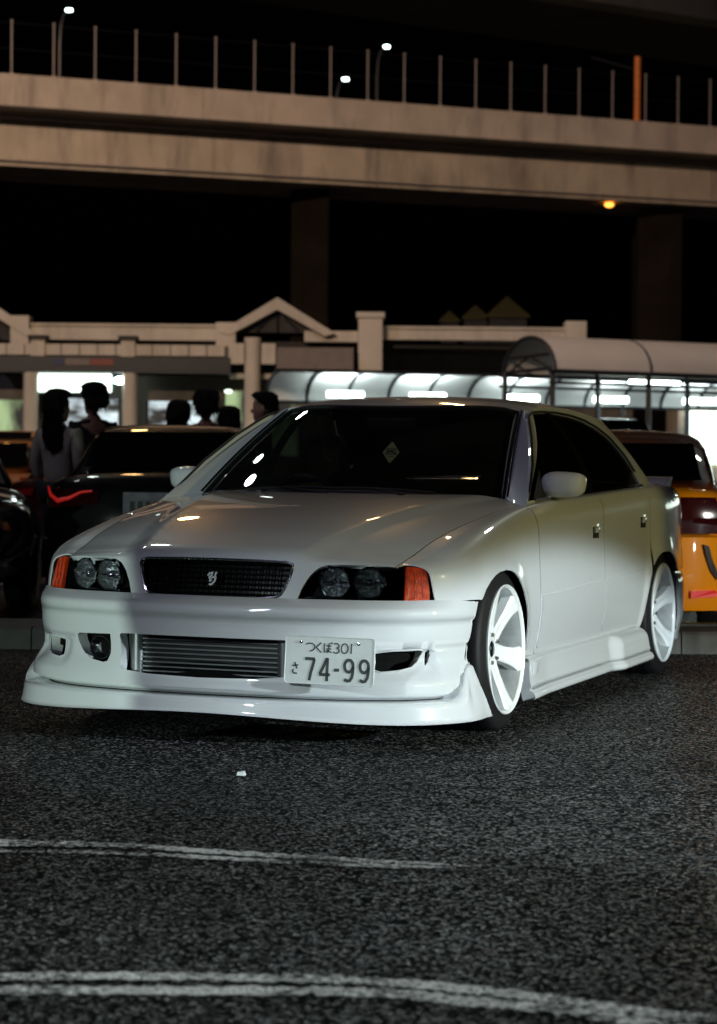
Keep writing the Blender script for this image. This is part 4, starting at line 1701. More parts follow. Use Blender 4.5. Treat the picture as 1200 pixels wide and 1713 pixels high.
# second, higher deck in the top right corner
ud = empty('upper_ramp', (7.15, 80, 0))
tag(ud, 'underside of a higher concrete ramp cutting the top right corner', 'overpass')
d2 = np.array((6.65, 4.)) / math.hypot(6.65, 4.)
n2 = np.array((d2[1], -d2[0]))
mb = MB()
rows = []
for t in (-14, 0, 4, 8, 16, 40):
    b = d2 * t
    rows.append([(b[0] + n2[0] * o, b[1] + n2[1] * o, z) for o, z in ((0, 21.2), (0, 19.25), (-.4, 19.05), (-6, 18.95), (-6, 21.2))])
mb.loft(rows)
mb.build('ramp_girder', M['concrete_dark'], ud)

# ---- road lamps beyond the elevated road
for X, Y, Z, lb in ((-14.7, 108., 24.7, 'leftmost lit road lamp on a pole above the elevated road'), (1.29, 116., 24.65, 'lit road lamp right of the top centre above the elevated road'), (-.9, 115., 22.7, 'lowest lit road lamp just above the elevated road barrier')):
    rt = empty('road_lamp', (X, Y, 0))
    tag(rt, lb, 'street lamp', 'road lamps above the elevated road')
    mb = MB()
    mb.tube([(-.5, .3, 18.4), (-.5, .3, Z - 1.6), (-.45, .28, Z - .7), (-.3, .15, Z - .15), (.0, 0, Z)], [.10, .08, .06, .05, .04], 7)
    mb.build('pole', M['dark_frame'], rt, smooth=True)
    mb = MB()
    mb.lathe([(-.03, .04), (-.05, .10), (.0, .13), (.05, .10), (.075, .02)], (0, -.1, Z), 'Z', 14)
    mb.V = [(v[0] * 1.35, v[1], v[2]) for v in mb.V]
    mb.build('lamp_head', M['led'], rt, smooth=True)
rt = empty('gantry_post', (15.45, 121, 0))
tag(rt, 'post with sodium light painted in as orange, standing behind the barrier at the right of the elevated road', 'post')
mb = MB()
mb.tube([(0, 0, 18.5), (0, 0, 25.6)], [.2, .19], 10)
mb.build('shaft', M['sodium_post'], rt, smooth=True)
mb = MB()
mb.tube([(-2.6, 0, 25.2), (0, 0, 24.5)], .05, 6)
mb.build('brace', M['dark_frame'], rt)

# ---- service building
bl = empty('service_building', (0, 60, 0))
tag(bl, 'cream service building with white gables, columns and a lit white sign', 'building')


def part(name, m, *boxes, parent=bl, bevel=0.):
    mb = MB()
    for a, b in boxes:
        mb.box2(a, b)
    return mb.build(name, m, parent, bevel=bevel)


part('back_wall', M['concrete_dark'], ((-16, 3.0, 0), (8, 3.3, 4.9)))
part('roof_slab', M['roof_dark'], ((-16, .4, 4.86), (8, 6, 5.0)))
# upper parapet runs
part('parapet_band', M['render_wall'], ((-9.17, -.05, 4.98), (-4.0, .35, 5.36)))
part('parapet_cap', M['render_wall'], ((-9.17, -.12, 5.362), (-4.0, .4, 5.43)))
part('parapet_band', M['render_wall'], ((.62, -.05, 5.06), (5.7, .35, 5.36)))
part('parapet_cap', M['render_wall'], ((.62, -.12, 5.362), (5.7, .4, 5.43)))
part('parapet_band', M['render_wall'], ((-1.55, -.05, 4.98), (-.06, .35, 5.28)))
part('parapet_block', M['render_wall'], ((-9.70, -.3, 4.55), (-9.18, .5, 5.62)), bevel=.02)
part('parapet_block', M['render_wall'], ((-4.0, -.3, 4.72), (-3.45, .5, 5.48)), bevel=.02)
part('parapet_block', M['render_wall'], ((5.70, -.3, 5.05), (6.28, .5, 5.60)), bevel=.02)
part('pillar', M['render_wall'], ((-.05, -.5, 0), (.62, .4, 5.62)), bevel=.02)
part('pillar_cap', M['render_wall'], ((-.11, -.56, 5.622), (.68, .46, 5.78)), bevel=.02)
# gables: sloping white verges over dark infill
for xc, zp, hw, zb in ((-10.9, 6.42, 1.95, 5.0), (-2.30, 6.18, 1.30, 5.28)):
    g = MB()
    g.prism([(xc - hw + .12, zb - .05), (xc + hw - .12, zb - .05), (xc, zp - .30)], 1, .02, 1.6)
    go = g.build('gable_infill', M['roof_dark'], bl)
    for sg in (-1, 1):
        mb = MB()
        mb.prism([(xc, zp), (xc + sg * (hw + .30), zb - .08), (xc + sg * (hw + .02), zb - .16), (xc, zp - .34)], 1, -.35, .0)
        mb.build('gable_verge', M['render_wall'], go)
    for sg in (-1, 0, 1):
        mb = MB()
        mb.tube([(xc + sg * hw * .45, -.02, zb - .03), (xc + sg * hw * .1, -.02, zp - .42)], .035, 6)
        mb.build('gable_truss', M['dark_frame'], go)
# tiled eave strip
for k in range(13):
    x0 = -10.2 + k * .50
    part('eave_panel', M['render_wall'], ((x0 + .015, -.9, 4.50), (x0 + .485, -.82, 4.80)))
part('eave_back', M['concrete_dark'], ((-10.3, -.819, 4.48), (-3.62, .3, 4.78)))
part('eave_beam', M['dark_frame'], ((-10.3, -.95, 4.02), (-3.55, -.45, 4.46)))
for x0 in (-8.83, -6.36):
    part('column_head', M['render_wall'], ((x0 - .19, -1.0, 4.46), (x0 + .19, -.55, 4.92)))
    part('column_cap', M['roof_dark'], ((x0 - .26, -1.08, 4.922), (x0 + .26, -.48, 5.03)))


def column(xc, top, r=.2):
    mb = MB()
    mb.lathe([(0, r * 1.15), (.12, r * 1.15), (.14, r), (1.6, r), (1.62, r * 1.04), (1.66, r * 1.04), (1.68, r), (top - .1, r), (top - .06, r * 1.06), (top, r * 1.06)], (xc, -.75, 0), 'Z', 24)
    return mb.build('column', M['render_wall'], bl, smooth=True)


for xc in (-9.05, -6.32):
    column(xc, 4.02)
column(-2.95, 5.02, .22)
part('porch_beam', M['render_wall'], ((-3.60, -.9, 4.30), (-3.18, -.5, 4.86)))
part('porch_beam', M['render_wall'], ((-2.7, -.9, 4.30), (-2.32, -.5, 4.86)))
part('porch_lintel', M['render_wall'], ((-3.6, -.4, 3.92), (-.06, .1, 4.06)))
# signs
part('sign_board', M['sign_grey'], ((-2.28, -.95, 4.12), (-.18, -.85, 4.76)))
part('sign_light', M['sign_red'], ((-1.2, -1.0, 4.10), (-.9, -.955, 4.16)))
part('lit_sign', M['lightbox'], ((-9.10, -.65, 3.50), (-6.86, -.50, 4.00)))
part('lit_sign_frame', M['dark_frame'], ((-9.16, -.49, 3.44), (-6.80, -.40, 4.01)))
part('sign_strip', M['sign_blue'], ((-8.4, -.98, 4.22), (-8.1, -.955, 4.40)))
part('sign_strip', M['sign_grey'], ((-8.08, -.98, 4.22), (-7.4, -.955, 4.40)))
part('sign_strip', M['sign_red'], ((-7.38, -.98, 4.22), (-6.75, -.955, 4.40)))
mb = MB()
mb.lathe([(-.1, .04), (-.06, .16), (.06, .16), (.1, .04)], (-6.6, -.7, 3.82), 'Z', 12)
mb.build('globe_lamp', M['tube'], bl, smooth=True)
mb = MB()
mb.lathe([(-.05, .02), (-.03, .10), (.03, .10), (.05, .02)], (-3.62, -.6, 3.55), 'Z', 12)
mb.build('globe_lamp', M['lightbox'], bl, smooth=True)
# shop front: lit panes between mullions
for x0, x1, z0, z1, m in ((-8.6, -7.6, 2.0, 3.36, 'shop'), (-7.5, -6.75, 2.0, 3.36, 'shop'), (-5.9, -4.9, 2.0, 3.3, 'shop'), (-4.8, -3.95, 2.0, 3.3, 'shop'), (-3.75, -3.1, 1.6, 3.6, 'shop_warm'), (-2.6, -1.7, 1.8, 3.3, 'shop_warm'), (-10.4, -9.4, 2.0, 3.3, 'shop_warm')):
    w_ = part('shop_window', M[m], ((x0, .3, z0), (x1, .34, z1)))
    for a, b in (((x0 - .06, .2, z1), (x1 + .06, .36, z1 + .08)), ((x0 - .06, .2, z0 - .08), (x1 + .06, .36, z0))):
        part('window_frame', M['concrete_dark'], (a, b), parent=w_)
    for a, b in (((x0 - .06, .22, z0), (x0, .36, z1)), ((x1, .22, z0), (x1 + .06, .36, z1))):
        part('mullion', M['dark_frame'], (a, b), parent=w_)
part('shop_wall', M['concrete_dark'], ((-10.6, .345, 0), (-.06, .6, 4.0)))
# little hipped roof lights behind
for xc, zb, w_, lb in ((5.1, 6.95, .72, 'largest of three small olive pyramid roofs behind the building'), (4.0, 6.9, .44, 'middle of three small olive pyramid roofs behind the building'), (3.1, 6.8, .33, 'smallest of three small olive pyramid roofs behind the building')):
    rt = empty('roof_lantern', (xc, 75, 0))
    tag(rt, lb, 'roof', 'pyramid roofs behind the service building')
    mb = MB()
    mb.loft([[(s * (w_ + .06), q * (w_ + .06), zb - .10) for s, q in ((-1, -1), (1, -1), (1, 1), (-1, 1))], [(s * w_, q * w_, zb) for s, q in ((-1, -1), (1, -1), (1, 1), (-1, 1))], [(s * .02, q * .02, zb + w_ * .95) for s, q in ((-1, -1), (1, -1), (1, 1), (-1, 1))]])
    mb.build('pyramid', M['olive'] if 'olive' in M else M.setdefault('olive', mat('olive_roof', (.06, .05, .010), .7, var=.15, vscale=3)), rt)
    mb = MB()
    mb.box((0, 0, zb - .75), (w_ * 1.8, w_ * 1.8, 1.25))
    mb.build('lantern_base', M['roof_dark'], rt)


# ---- walkway canopies
AX = np.array((math.cos(R(24)), math.sin(R(24))))
AN = np.array((AX[1], -AX[0]))              # towards the viewer
near = empty('walkway_canopy', (3.55, 45.3, 0))
tag(near, 'barrel-vaulted walkway canopy with tan roof on dark posts at right', 'canopy')


def cp_(t, o, z): return (AX[0] * t + AN[0] * o, AX[1] * t + AN[1] * o, z)


arcp = [(1.15 * math.cos(q), 3.40 + .74 * math.sin(q)) for q in np.linspace(0, math.pi, 15)]
for k in range(12):
    mb = MB()
    t0, t1 = k * 2.3 + .008, k * 2.3 + 2.292
    mb.loft([[cp_(t, o, z) for o, z in arcp] + [cp_(t, o * .97, z - .02) for o, z in arcp[::-1]] for t in (t0, t1)])
    mb.build('vault_sheet', M['vault'], near, smooth=True)
for k in range(13):
    t = k * 2.3
    mb = MB()
    mb.tube([cp_(t, o * .985, z - .03) for o, z in arcp], .045, 6)
    mb.build('vault_rib', M['dark_frame'], near, smooth=True)
    for o in (-1.05, 1.05):
        mb = MB()
        mb.tube([cp_(t, o, 0), cp_(t, o, 3.42)], .06, 8)
        mb.build('canopy_post', M['dark_frame'], near, smooth=True)
for o in (-1.1, 1.1):
    for z in (3.36, 3.12):
        mb = MB()
        mb.tube([cp_(-.1, o, z), cp_(27.7, o, z)], .055 if z > 3.2 else .035, 6)
        mb.build('eave_rail', M['dark_frame'], near)
for z, h in ((3.42, 1.1), (3.72, .95)):
    mb = MB()
    mb.tube([cp_(.02, -h, z), cp_(.02, h, z)], .04, 6)
    mb.build('end_tie', M['dark_frame'], near)
for a, b in (((-.9, 3.42), (0, 3.72)), ((.9, 3.42), (0, 3.72))):
    mb = MB()
    mb.tube([cp_(.02, *a), cp_(.02, *b)], .025, 6)
    mb.build('end_brace', M['dark_frame'], near)
for t in (3.1, 7.4, 11.0, 15.6, 20.2, 24.8):
    mb = MB()
    mb.tube([cp_(t - .62, 0, 3.24), cp_(t + .62, 0, 3.24)], .05, 8)
    mb.build('tube_lamp', M['tube'], near, smooth=True)
    p = cp_(t, 0, 3.15)
    l = lamp('tube_light', 'AREA', (3.55 + p[0], 45.3 + p[1], 3.16), (3.55 + p[0], 45.3 + p[1], 0), 60, (.85, 1, .97), 1.2, size_y=.12)

far = empty('curved_canopy', (-2.3, 56.4, 0))
tag(far, 'far walkway canopy with curved white panels lit by tube lamps above the sedan roof', 'canopy')
qp_ = [(.9 - 1.7 * math.sin(q), 3.22 + .72 * math.cos(q)) for q in np.linspace(.0, math.pi / 2, 9)]
AX = np.array((math.cos(R(14)), math.sin(R(14))))
AN = np.array((AX[1], -AX[0]))
for k in range(13):
    t0 = k * 1.12
    mb = MB()
    mb.loft([[cp_(t, o, z) for o, z in qp_] + [cp_(t, o + .02, z + .03) for o, z in qp_[::-1]] for t in (t0 + .03, t0 + 1.09)])
    mb.build('canopy_panel', M['vault_in'], far, smooth=True)
    mb = MB()
    mb.tube([cp_(t0, o, z - .02) for o, z in qp_], .045, 6)
    mb.build('canopy_rib', M['dark_frame'], far, smooth=True)
    if k % 3 == 0:
        mb = MB()
        mb.tube([cp_(t0, -.8, 0), cp_(t0, -.8, 3.2)], .06, 8)
        mb.build('canopy_post', M['dark_frame'], far, smooth=True)
for z, o in ((3.94, .92), (3.20, -.82)):
    mb = MB()
    mb.tube([cp_(-.1, o, z), cp_(14.6, o, z)], .05, 6)
    mb.build('eave_rail', M['dark_frame'], far)
for t in (1.9, 4.15, 6.75, 9.3, 11.9):
    mb = MB()
    mb.tube([cp_(t - .48, .35, 3.37), cp_(t + .48, .35, 3.37)], .085, 10)
    mb.build('tube_lamp', M['tube'], far, smooth=True)
    p = cp_(t, .35, 3.45)
    lamp('tube_light', 'AREA', (-2.3 + p[0], 56.4 + p[1], 3.47), (-2.3 + p[0], 56.4 + p[1], 9), 24, (.85, 1, .97), 1.0, size_y=.15)
# bright shop front at the far right, under the canopies
rs = empty('kiosk', (10.4, 62, 0))
tag(rs, 'brightly lit kiosk front under the canopies at the right edge', 'building')
part('kiosk_wall', M['render_wall'], ((-1.2, .1, 0), (21.5, 2.5, 3.6)), parent=rs)
for x0 in np.arange(-.9, 21, 1.2):
    w_ = part('kiosk_window', M['lightbox'], ((x0, .02, 1.7), (x0 + 1.1, .08, 3.2)), parent=rs)
    part('kiosk_mullion', M['dark_frame'], ((x0 + 1.1, -.02, 1.7), (x0 + 1.2, .09, 3.2)), parent=w_)
part('kiosk_sign', M['tube'], ((-.9, -.12, 3.3), (1.6, -.02, 3.42)), parent=rs)


# ================================================================== other vehicles
M['black_paint'] = mat('black_car_paint', (.004, .004, .005), .4, 0, 1, .03, var=.1, spec=.05)
M['maroon'] = mat('dark_red_paint', (.05, .006, .005), .25, 0, 1, .03, var=.1)
M['orange_paint'] = mat('orange_car_paint', (.80, .27, .004), .4, 0, 1, .03, var=.05, vscale=3, spec=.1)
M['orange_unlit'] = mat('unlit_orange_paint', (.20, .045, .008), .4, 0, 1, .03, var=.08, spec=.1)  # same orange car where unlit, shade put into the colour
M['van_paint'] = mat('warm_lit_van_paint', (.42, .20, .08), .4, 0, .6, .05, var=.08)  # warm orange light on a pale van put into the paint
M['dark_glass'] = mat('dark_car_glass', (.004, .004, .005), .05, spec=.5, var=.1)
M['red_glow'] = mat('tail_lamp_reflector_glow', (.5, .02, .02), .3, emit=(1, .03, .02), es=.2)
M['plate_dim'] = mat('dimmed_plate', (.22, .23, .24), .6, var=.3, vscale=14)  # white plate darkened in its colour to look dimly lit
M['tail_dark'] = mat('smoked_tail_lamp', (.035, .004, .004), .1, 0, .6, var=.2)
M['tail'] = mat('tail_lamp', (.30, .012, .012), .12, 0, .5, var=.2, vscale=40)


def lerp_pts(tab, x):
    xs = [r[0] for r in tab]
    return [float(np.interp(x, xs, [r[i] for r in tab])) for i in range(1, len(tab[0]))]


def make_car(name, label, loc, rz, prof, cabin, paint, trim, tail=None, plate=True, wheel_x=(.75, 3.35), wr=.31, bh=.31):
    """road car seen from behind; local y forward from the tail, x right.  prof rows: y, half width, z low, z belt, z top
    cabin rows: y, half width at roof, z roof"""
    root = empty(name, loc, rz)
    tag(root, label, 'car')
    mb = MB()
    rings = []
    ys = np.linspace(prof[0][0], prof[-1][0], 26)
    for y in ys:
        w, zl, zb, zt = lerp_pts(prof, y)
        ring = []
        for a, z in ((0, zl), (.80, zl), (.95, zl + .05), (1.0, zl + (zb - zl) * .35), (1.0, zl + (zb - zl) * .7), (.955, zb - .035), (.88, zb + (zt - zb) * .4), (.6, zt - .012), (0, zt)):
            ring.append((a * w, y, z))
        full = ring + [(-p[0], p[1], p[2]) for p in ring[::-1][1:-1]]
        rings.append(full)
    mb.loft(rings)
    body = mb.build('body', paint, root, smooth=True, subsurf=1)
    # cabin shell
    mb = MB()
    rings = []
    cy = [c[0] for c in cabin]
    for y in np.linspace(cy[0], cy[-1], 18):
        w, zr = lerp_pts(cabin, y)
        wb, _, zb, zt = lerp_pts(prof, y)
        z0 = min(zt, zb) - .04
        rings.append([(s * a, y, z) for s, a, z in ((-1, wb * .90, z0), (-1, wb * .90 + (w - wb * .9) * .55, z0 + (zr - z0) * .6), (-1, w, zr - .05), (-1, w * .82, zr - .012), (-1, w * .3, zr), (1, w * .3, zr), (1, w * .82, zr - .012), (1, w, zr - .05), (1, wb * .90 + (w - wb * .9) * .55, z0 + (zr - z0) * .6), (1, wb * .90, z0))])
    mb.loft(rings)
    mb.build('cabin', paint, root, smooth=True, subsurf=1)
    # glazing
    def cab(y, s, h):
        w, zr = lerp_pts(cabin, y)
        wb, _, zb, zt = lerp_pts(prof, y)
        z0 = zb - .02
        z = z0 + (zr - .06 - z0) * h
        x_ = (wb * .90 + (w - wb * .9) * min(1, h * 1.02))
        return (s * (x_ + .008), y, z)
    y0, y1 = cy[1], cy[-2]
    mid = (y0 + y1) / 2
    for s in (-1, 1):
        for a, b in ((y0 + .12, mid - .04), (mid + .04, y1 - .1)):
            mb = MB()
            n = 7
            V = [cab(y, s, .10) for y in np.linspace(a - .15 * (a < mid - .3), b, n)] + [cab(y, s, .93) for y in np.linspace(a + .12, b, n)]
            mb.add(V, [(i, i + 1, n + i + 1, n + i) for i in range(n - 1)])
            mb.build('side_window', M['dark_glass'], root, smooth=True, fix=False)
    # rear and front screens lie on the sloping ends
    for (ya, yb), nm in (((cy[0], cy[1]), 'rear_window'), ((cy[-1], cy[-2]), 'windscreen')):
        mb = MB()
        V = []
        n = 9
        sgn = 1 if nm == 'rear_window' else -1
        for h in (.10, .5, .90):
            y = ya + (yb - ya) * h
            w, zr = lerp_pts(cabin, y)
            wb = lerp_pts(prof, y)[0]
            for k in range(n):
                u = -1 + 2 * k / (n - 1)
                V.append((u * (w * .90), y - sgn * (.012 + .05 * (1 - u * u) * .3), zr + .010 + .0 * u))
        mb.add(V, [(r * n + i, r * n + i + 1, (r + 1) * n + i + 1, (r + 1) * n + i) for r in range(2) for i in range(n - 1)])
        mb.build(nm, M['dark_glass'], root, smooth=True, fix=False)
    w0, zl0, zb0, zt0 = prof[1][1:]
    yt = prof[0][0]
    for s in (-1, 1):
        mb = MB()
        mb.loft([[(s * w0 * a, yt + d, zb0 + z) for a, d, z in ((.50, -.012, -.06), (.93, .03, -.05), (.97, .16, -.05), (.96, .16, -.17), (.92, .03, -.19), (.52, -.012, -.16))], [(s * w0 * a, yt + d + .04, zb0 + z) for a, d, z in ((.50, -.012, -.06), (.93, .03, -.05), (.97, .16, -.05), (.96, .16, -.17), (.92, .03, -.19), (.52, -.012, -.16))]])
        mb.build('tail_light', tail or M['tail'], root)
    mb = MB()
    rings = []
    for x_ in np.linspace(-1, 1, 25):
        d = .20 * abs(x_) ** 5
        rings.append([(x_ * w0 * 1.01, yt - .05 + d, zl0 + .02), (x_ * w0 * 1.01, yt - .07 + d, zl0 + .10), (x_ * w0 * 1.01, yt - .075 + d, zl0 + bh * .55), (x_ * w0 * 1.01, yt - .06 + d, zl0 + bh - .03), (x_ * w0 * 1.01, yt + .02 + d, zl0 + bh), (x_ * w0, yt + .25 + d, zl0 + bh), (x_ * w0, yt + .25 + d, zl0 + .02)])
    mb.loft(rings)
    mb.build('rear_bumper', paint, root, smooth=True)
    if plate:
        mb = MB()
        mb.box((-.08 if plate is True else plate, yt - .025, zb0 - .16), (.33, .012, .165))
        po = mb.build('number_plate', trim, root)
        for k in range(5):
            mb = MB()
            mb.box(((-.08 if plate is True else plate) - .10 + k * .055, yt - .033, zb0 - .175 + (.055 if k == 9 else 0)), (.034, .004, .07))
            mb.build('plate_character', M['ink'], po)
    for y in wheel_x:
        for s in (-1, 1):
            w = lerp_pts(prof, y)[0]
            mb = MB()
            mb.lathe([(-.20, wr * .6), (-.19, wr * .95), (-.16, wr), (-.03, wr), (0, wr * .95), (.005, wr * .68), (-.01, wr * .66)], (0, 0, 0), 'X', 28)
            mb.V = [(s * (v[0] + w - .01), v[1] + y, v[2] + wr) for v in mb.V]
            wo = mb.build('wheel', M['rubber'], root, smooth=True)
            mb = MB()
            mb.lathe([(-.03, .02), (-.02, wr * .3), (-.035, wr * .55), (-.015, wr * .67)], (0, 0, 0), 'X', 20)
            mb.V = [(s * (v[0] + w - .01), v[1] + y, v[2] + wr) for v in mb.V]
            mb.build('wheel_disc', M['alu'], wo, smooth=True)
    return root


SED = [(0, .70, .30, .90, .93), (.12, .82, .24, .94, 1.0), (.6, .845, .2, .93, 1.02), (1.2, .85, .18, .92, .98), (2.6, .85, .18, .88, .92), (3.2, .845, .2, .84, .92), (3.9, .82, .24, .74, .82), (4.25, .70, .3, .62, .70)]
SEDC = [(.62, .66, 1.0), (1.30, .575, 1.34), (1.9, .59, 1.40), (2.45, .58, 1.385), (3.22, .68, .93)]
bs = make_car('sedan', 'black sedan parked tail-on with white number plate behind the left of the white car', (-1.40, 15.05, 0), R(1.5), SED, SEDC, M['black_paint'], M['plate_dim'], tail=M['tail_dark'])
make_car('sedan', 'black car at the left edge, tail towards the kerb', (-3.23, 12.95, 0), R(1), SED, SEDC, M['black_paint'], M['plate'], M['tail_dark'], wheel_x=(.75, 3.3))
mb = MB()
mb.tube([(-.77, .02, .90), (-.75, .0, .84), (-.70, -.02, .80), (-.62, -.03, .82), (-.54, -.035, .86), (-.46, -.035, .87)], [.006, .012, .016, .012, .008, .006], 6)
mb.build('tail_light_strip', M['red_glow'], bs, smooth=True)
HAT = [(0, .74, .26, .86, .90), (.10, .86, .20, .90, .95), (.5, .89, .17, .93, .97), (1.2, .885, .16, .92, .96), (2.6, .875, .16, .88, .92), (3.3, .87, .18, .82, .90), (3.9, .84, .22, .70, .78), (4.2, .72, .28, .60, .66)]
HATC = [(.10, .78, .93), (.75, .71, 1.21), (1.4, .69, 1.30), (2.2, .66, 1.29), (3.1, .70, .92)]
og = make_car('hatchback', 'orange hatchback with darker red-brown roof parked behind the rear wheel of the white sedan', (1.27, 12.40, 0), R(-9), HAT, HATC, M['orange_paint'], M['plate'], M['tail_dark'], wheel_x=(.8, 3.3), plate=False, bh=.47)
for ch in og.children:
    if ch.name.startswith('cabin'):
        ch.data.materials[0] = M['orange_unlit']
def fascia(u, z): return (u * .87, -.079 + .20 * abs(u) ** 5, z)
for s in (-1, 1):
    mb = MB()
    mb.loft([[fascia(s * u, z) for u, z in ((.74, .295), (.905, .30), (.915, .325), (.89, .34), (.74, .335))], [(lambda q: (q[0], q[1] + .05, q[2]))(fascia(s * u, z)) for u, z in ((.74, .295), (.905, .30), (.915, .325), (.89, .34), (.74, .335))]])
    mb.V = [(v[0], v[1] - .012, v[2]) for v in mb.V]
    mb.build('bumper_reflector', M['red_glow'], og)  # reflector given a faint red glow of its own
    mb = MB()
    sl = ((.82, .60), (.855, .59), (.875, .52), (.925, .41), (.905, .40), (.865, .45), (.84, .52))
    mb.loft([[fascia(s * u, z) for u, z in sl], [(lambda q: (q[0], q[1] + .05, q[2]))(fascia(s * u, z)) for u, z in sl]])
    mb.V = [(v[0], v[1] - .010, v[2]) for v in mb.V]
    mb.build('bumper_slot', M['black'], og)
mb = MB()
mb.loft([[(x_ * .80, -.02 + .10 * abs(x_) ** 4, .66), (x_ * .80, -.035 + .10 * abs(x_) ** 4, .76), (x_ * .78, -.02 + .10 * abs(x_) ** 4, .87), (x_ * .78, .10, .87), (x_ * .80, .10, .66)] for x_ in np.linspace(-1, 1, 21)])
mb.build('tail_garnish', M['tail_dark'], og, smooth=True)
VAN = [(0, .70, .35, 1.0, 1.05), (.06, .735, .28, 1.1, 1.15), (1.6, .74, .25, 1.1, 1.15), (3.0, .74, .25, 1.05, 1.1), (3.3, .70, .3, .85, .95)]
VANC = [(.03, .62, 1.70), (.10, .64, 1.86), (1.4, .65, 1.92), (2.5, .64, 1.88), (3.1, .68, 1.15)]
make_car('van', 'box van, warm light painted in as tan, with dark rear window at the far left', (-6.35, 38, 0), R(-8), VAN, VANC, M['van_paint'], M['plate'], wheel_x=(.6, 2.7), wr=.27)
bpy.data.objects['van']['category'] = 'van'
mb = MB()
mb.box((0, -.02, 1.45), (1.05, .03, .42))
mb.build('rear_window', M['dark_glass'], bpy.data.objects['van'], bevel=.02)
make_car('minivan', 'dark minivan roof showing between the sedan roof and the orange car', (3.25, 28.8, 0), R(-6), VAN, VANC, M['black_paint'], M['plate'], wheel_x=(.6, 2.7), wr=.27)
make_car('sedan', 'dark red sedan far behind the standing people', (-3.9, 28.5, 0), R(-4), SED, SEDC, M['maroon'], M['plate'])
make_car('sedan', 'black sedan far behind, right of the standing people', (-2.0, 30.5, 0), R(3), SED, SEDC, M['black_paint'], M['plate'])

# ================================================================== people
M['skin'] = mat('skin', (.36, .20, .13), .5, var=.08)
M['hair'] = mat('black_hair', (.006, .005, .005), .8, spec=.15, var=.3, vscale=60, bump=.3, bscale=90)
M['shirt_light'] = mat('pale_top', (.30, .28, .22), .8, var=.15, vscale=9)
M['shirt_dark'] = mat('dark_top', (.010, .010, .011), .85, var=.2)
M['shirt_red'] = mat('dull_red_top', (.13, .025, .015), .85, var=.2)
M['jeans'] = mat('dark_trousers', (.012, .013, .018), .85, var=.2)


def skin_obj(name, verts, edges, radii, m, parent, root=0, sub=2):
    me = bpy.data.meshes.new(name)
    me.from_pydata(verts, edges, [])
    o = obj(name, me, m, parent)
    md = o.modifiers.new('skin', 'SKIN')
    md.use_smooth_shade = True
    for i, r in enumerate(radii):
        sv = me.skin_vertices[0].data[i]
        sv.radius = r if hasattr(r, '__len__') else (r, r)
        sv.use_root = i == root
    s = o.modifiers.new('subsurf', 'SUBSURF')
    s.levels = s.render_levels = sub
    return o


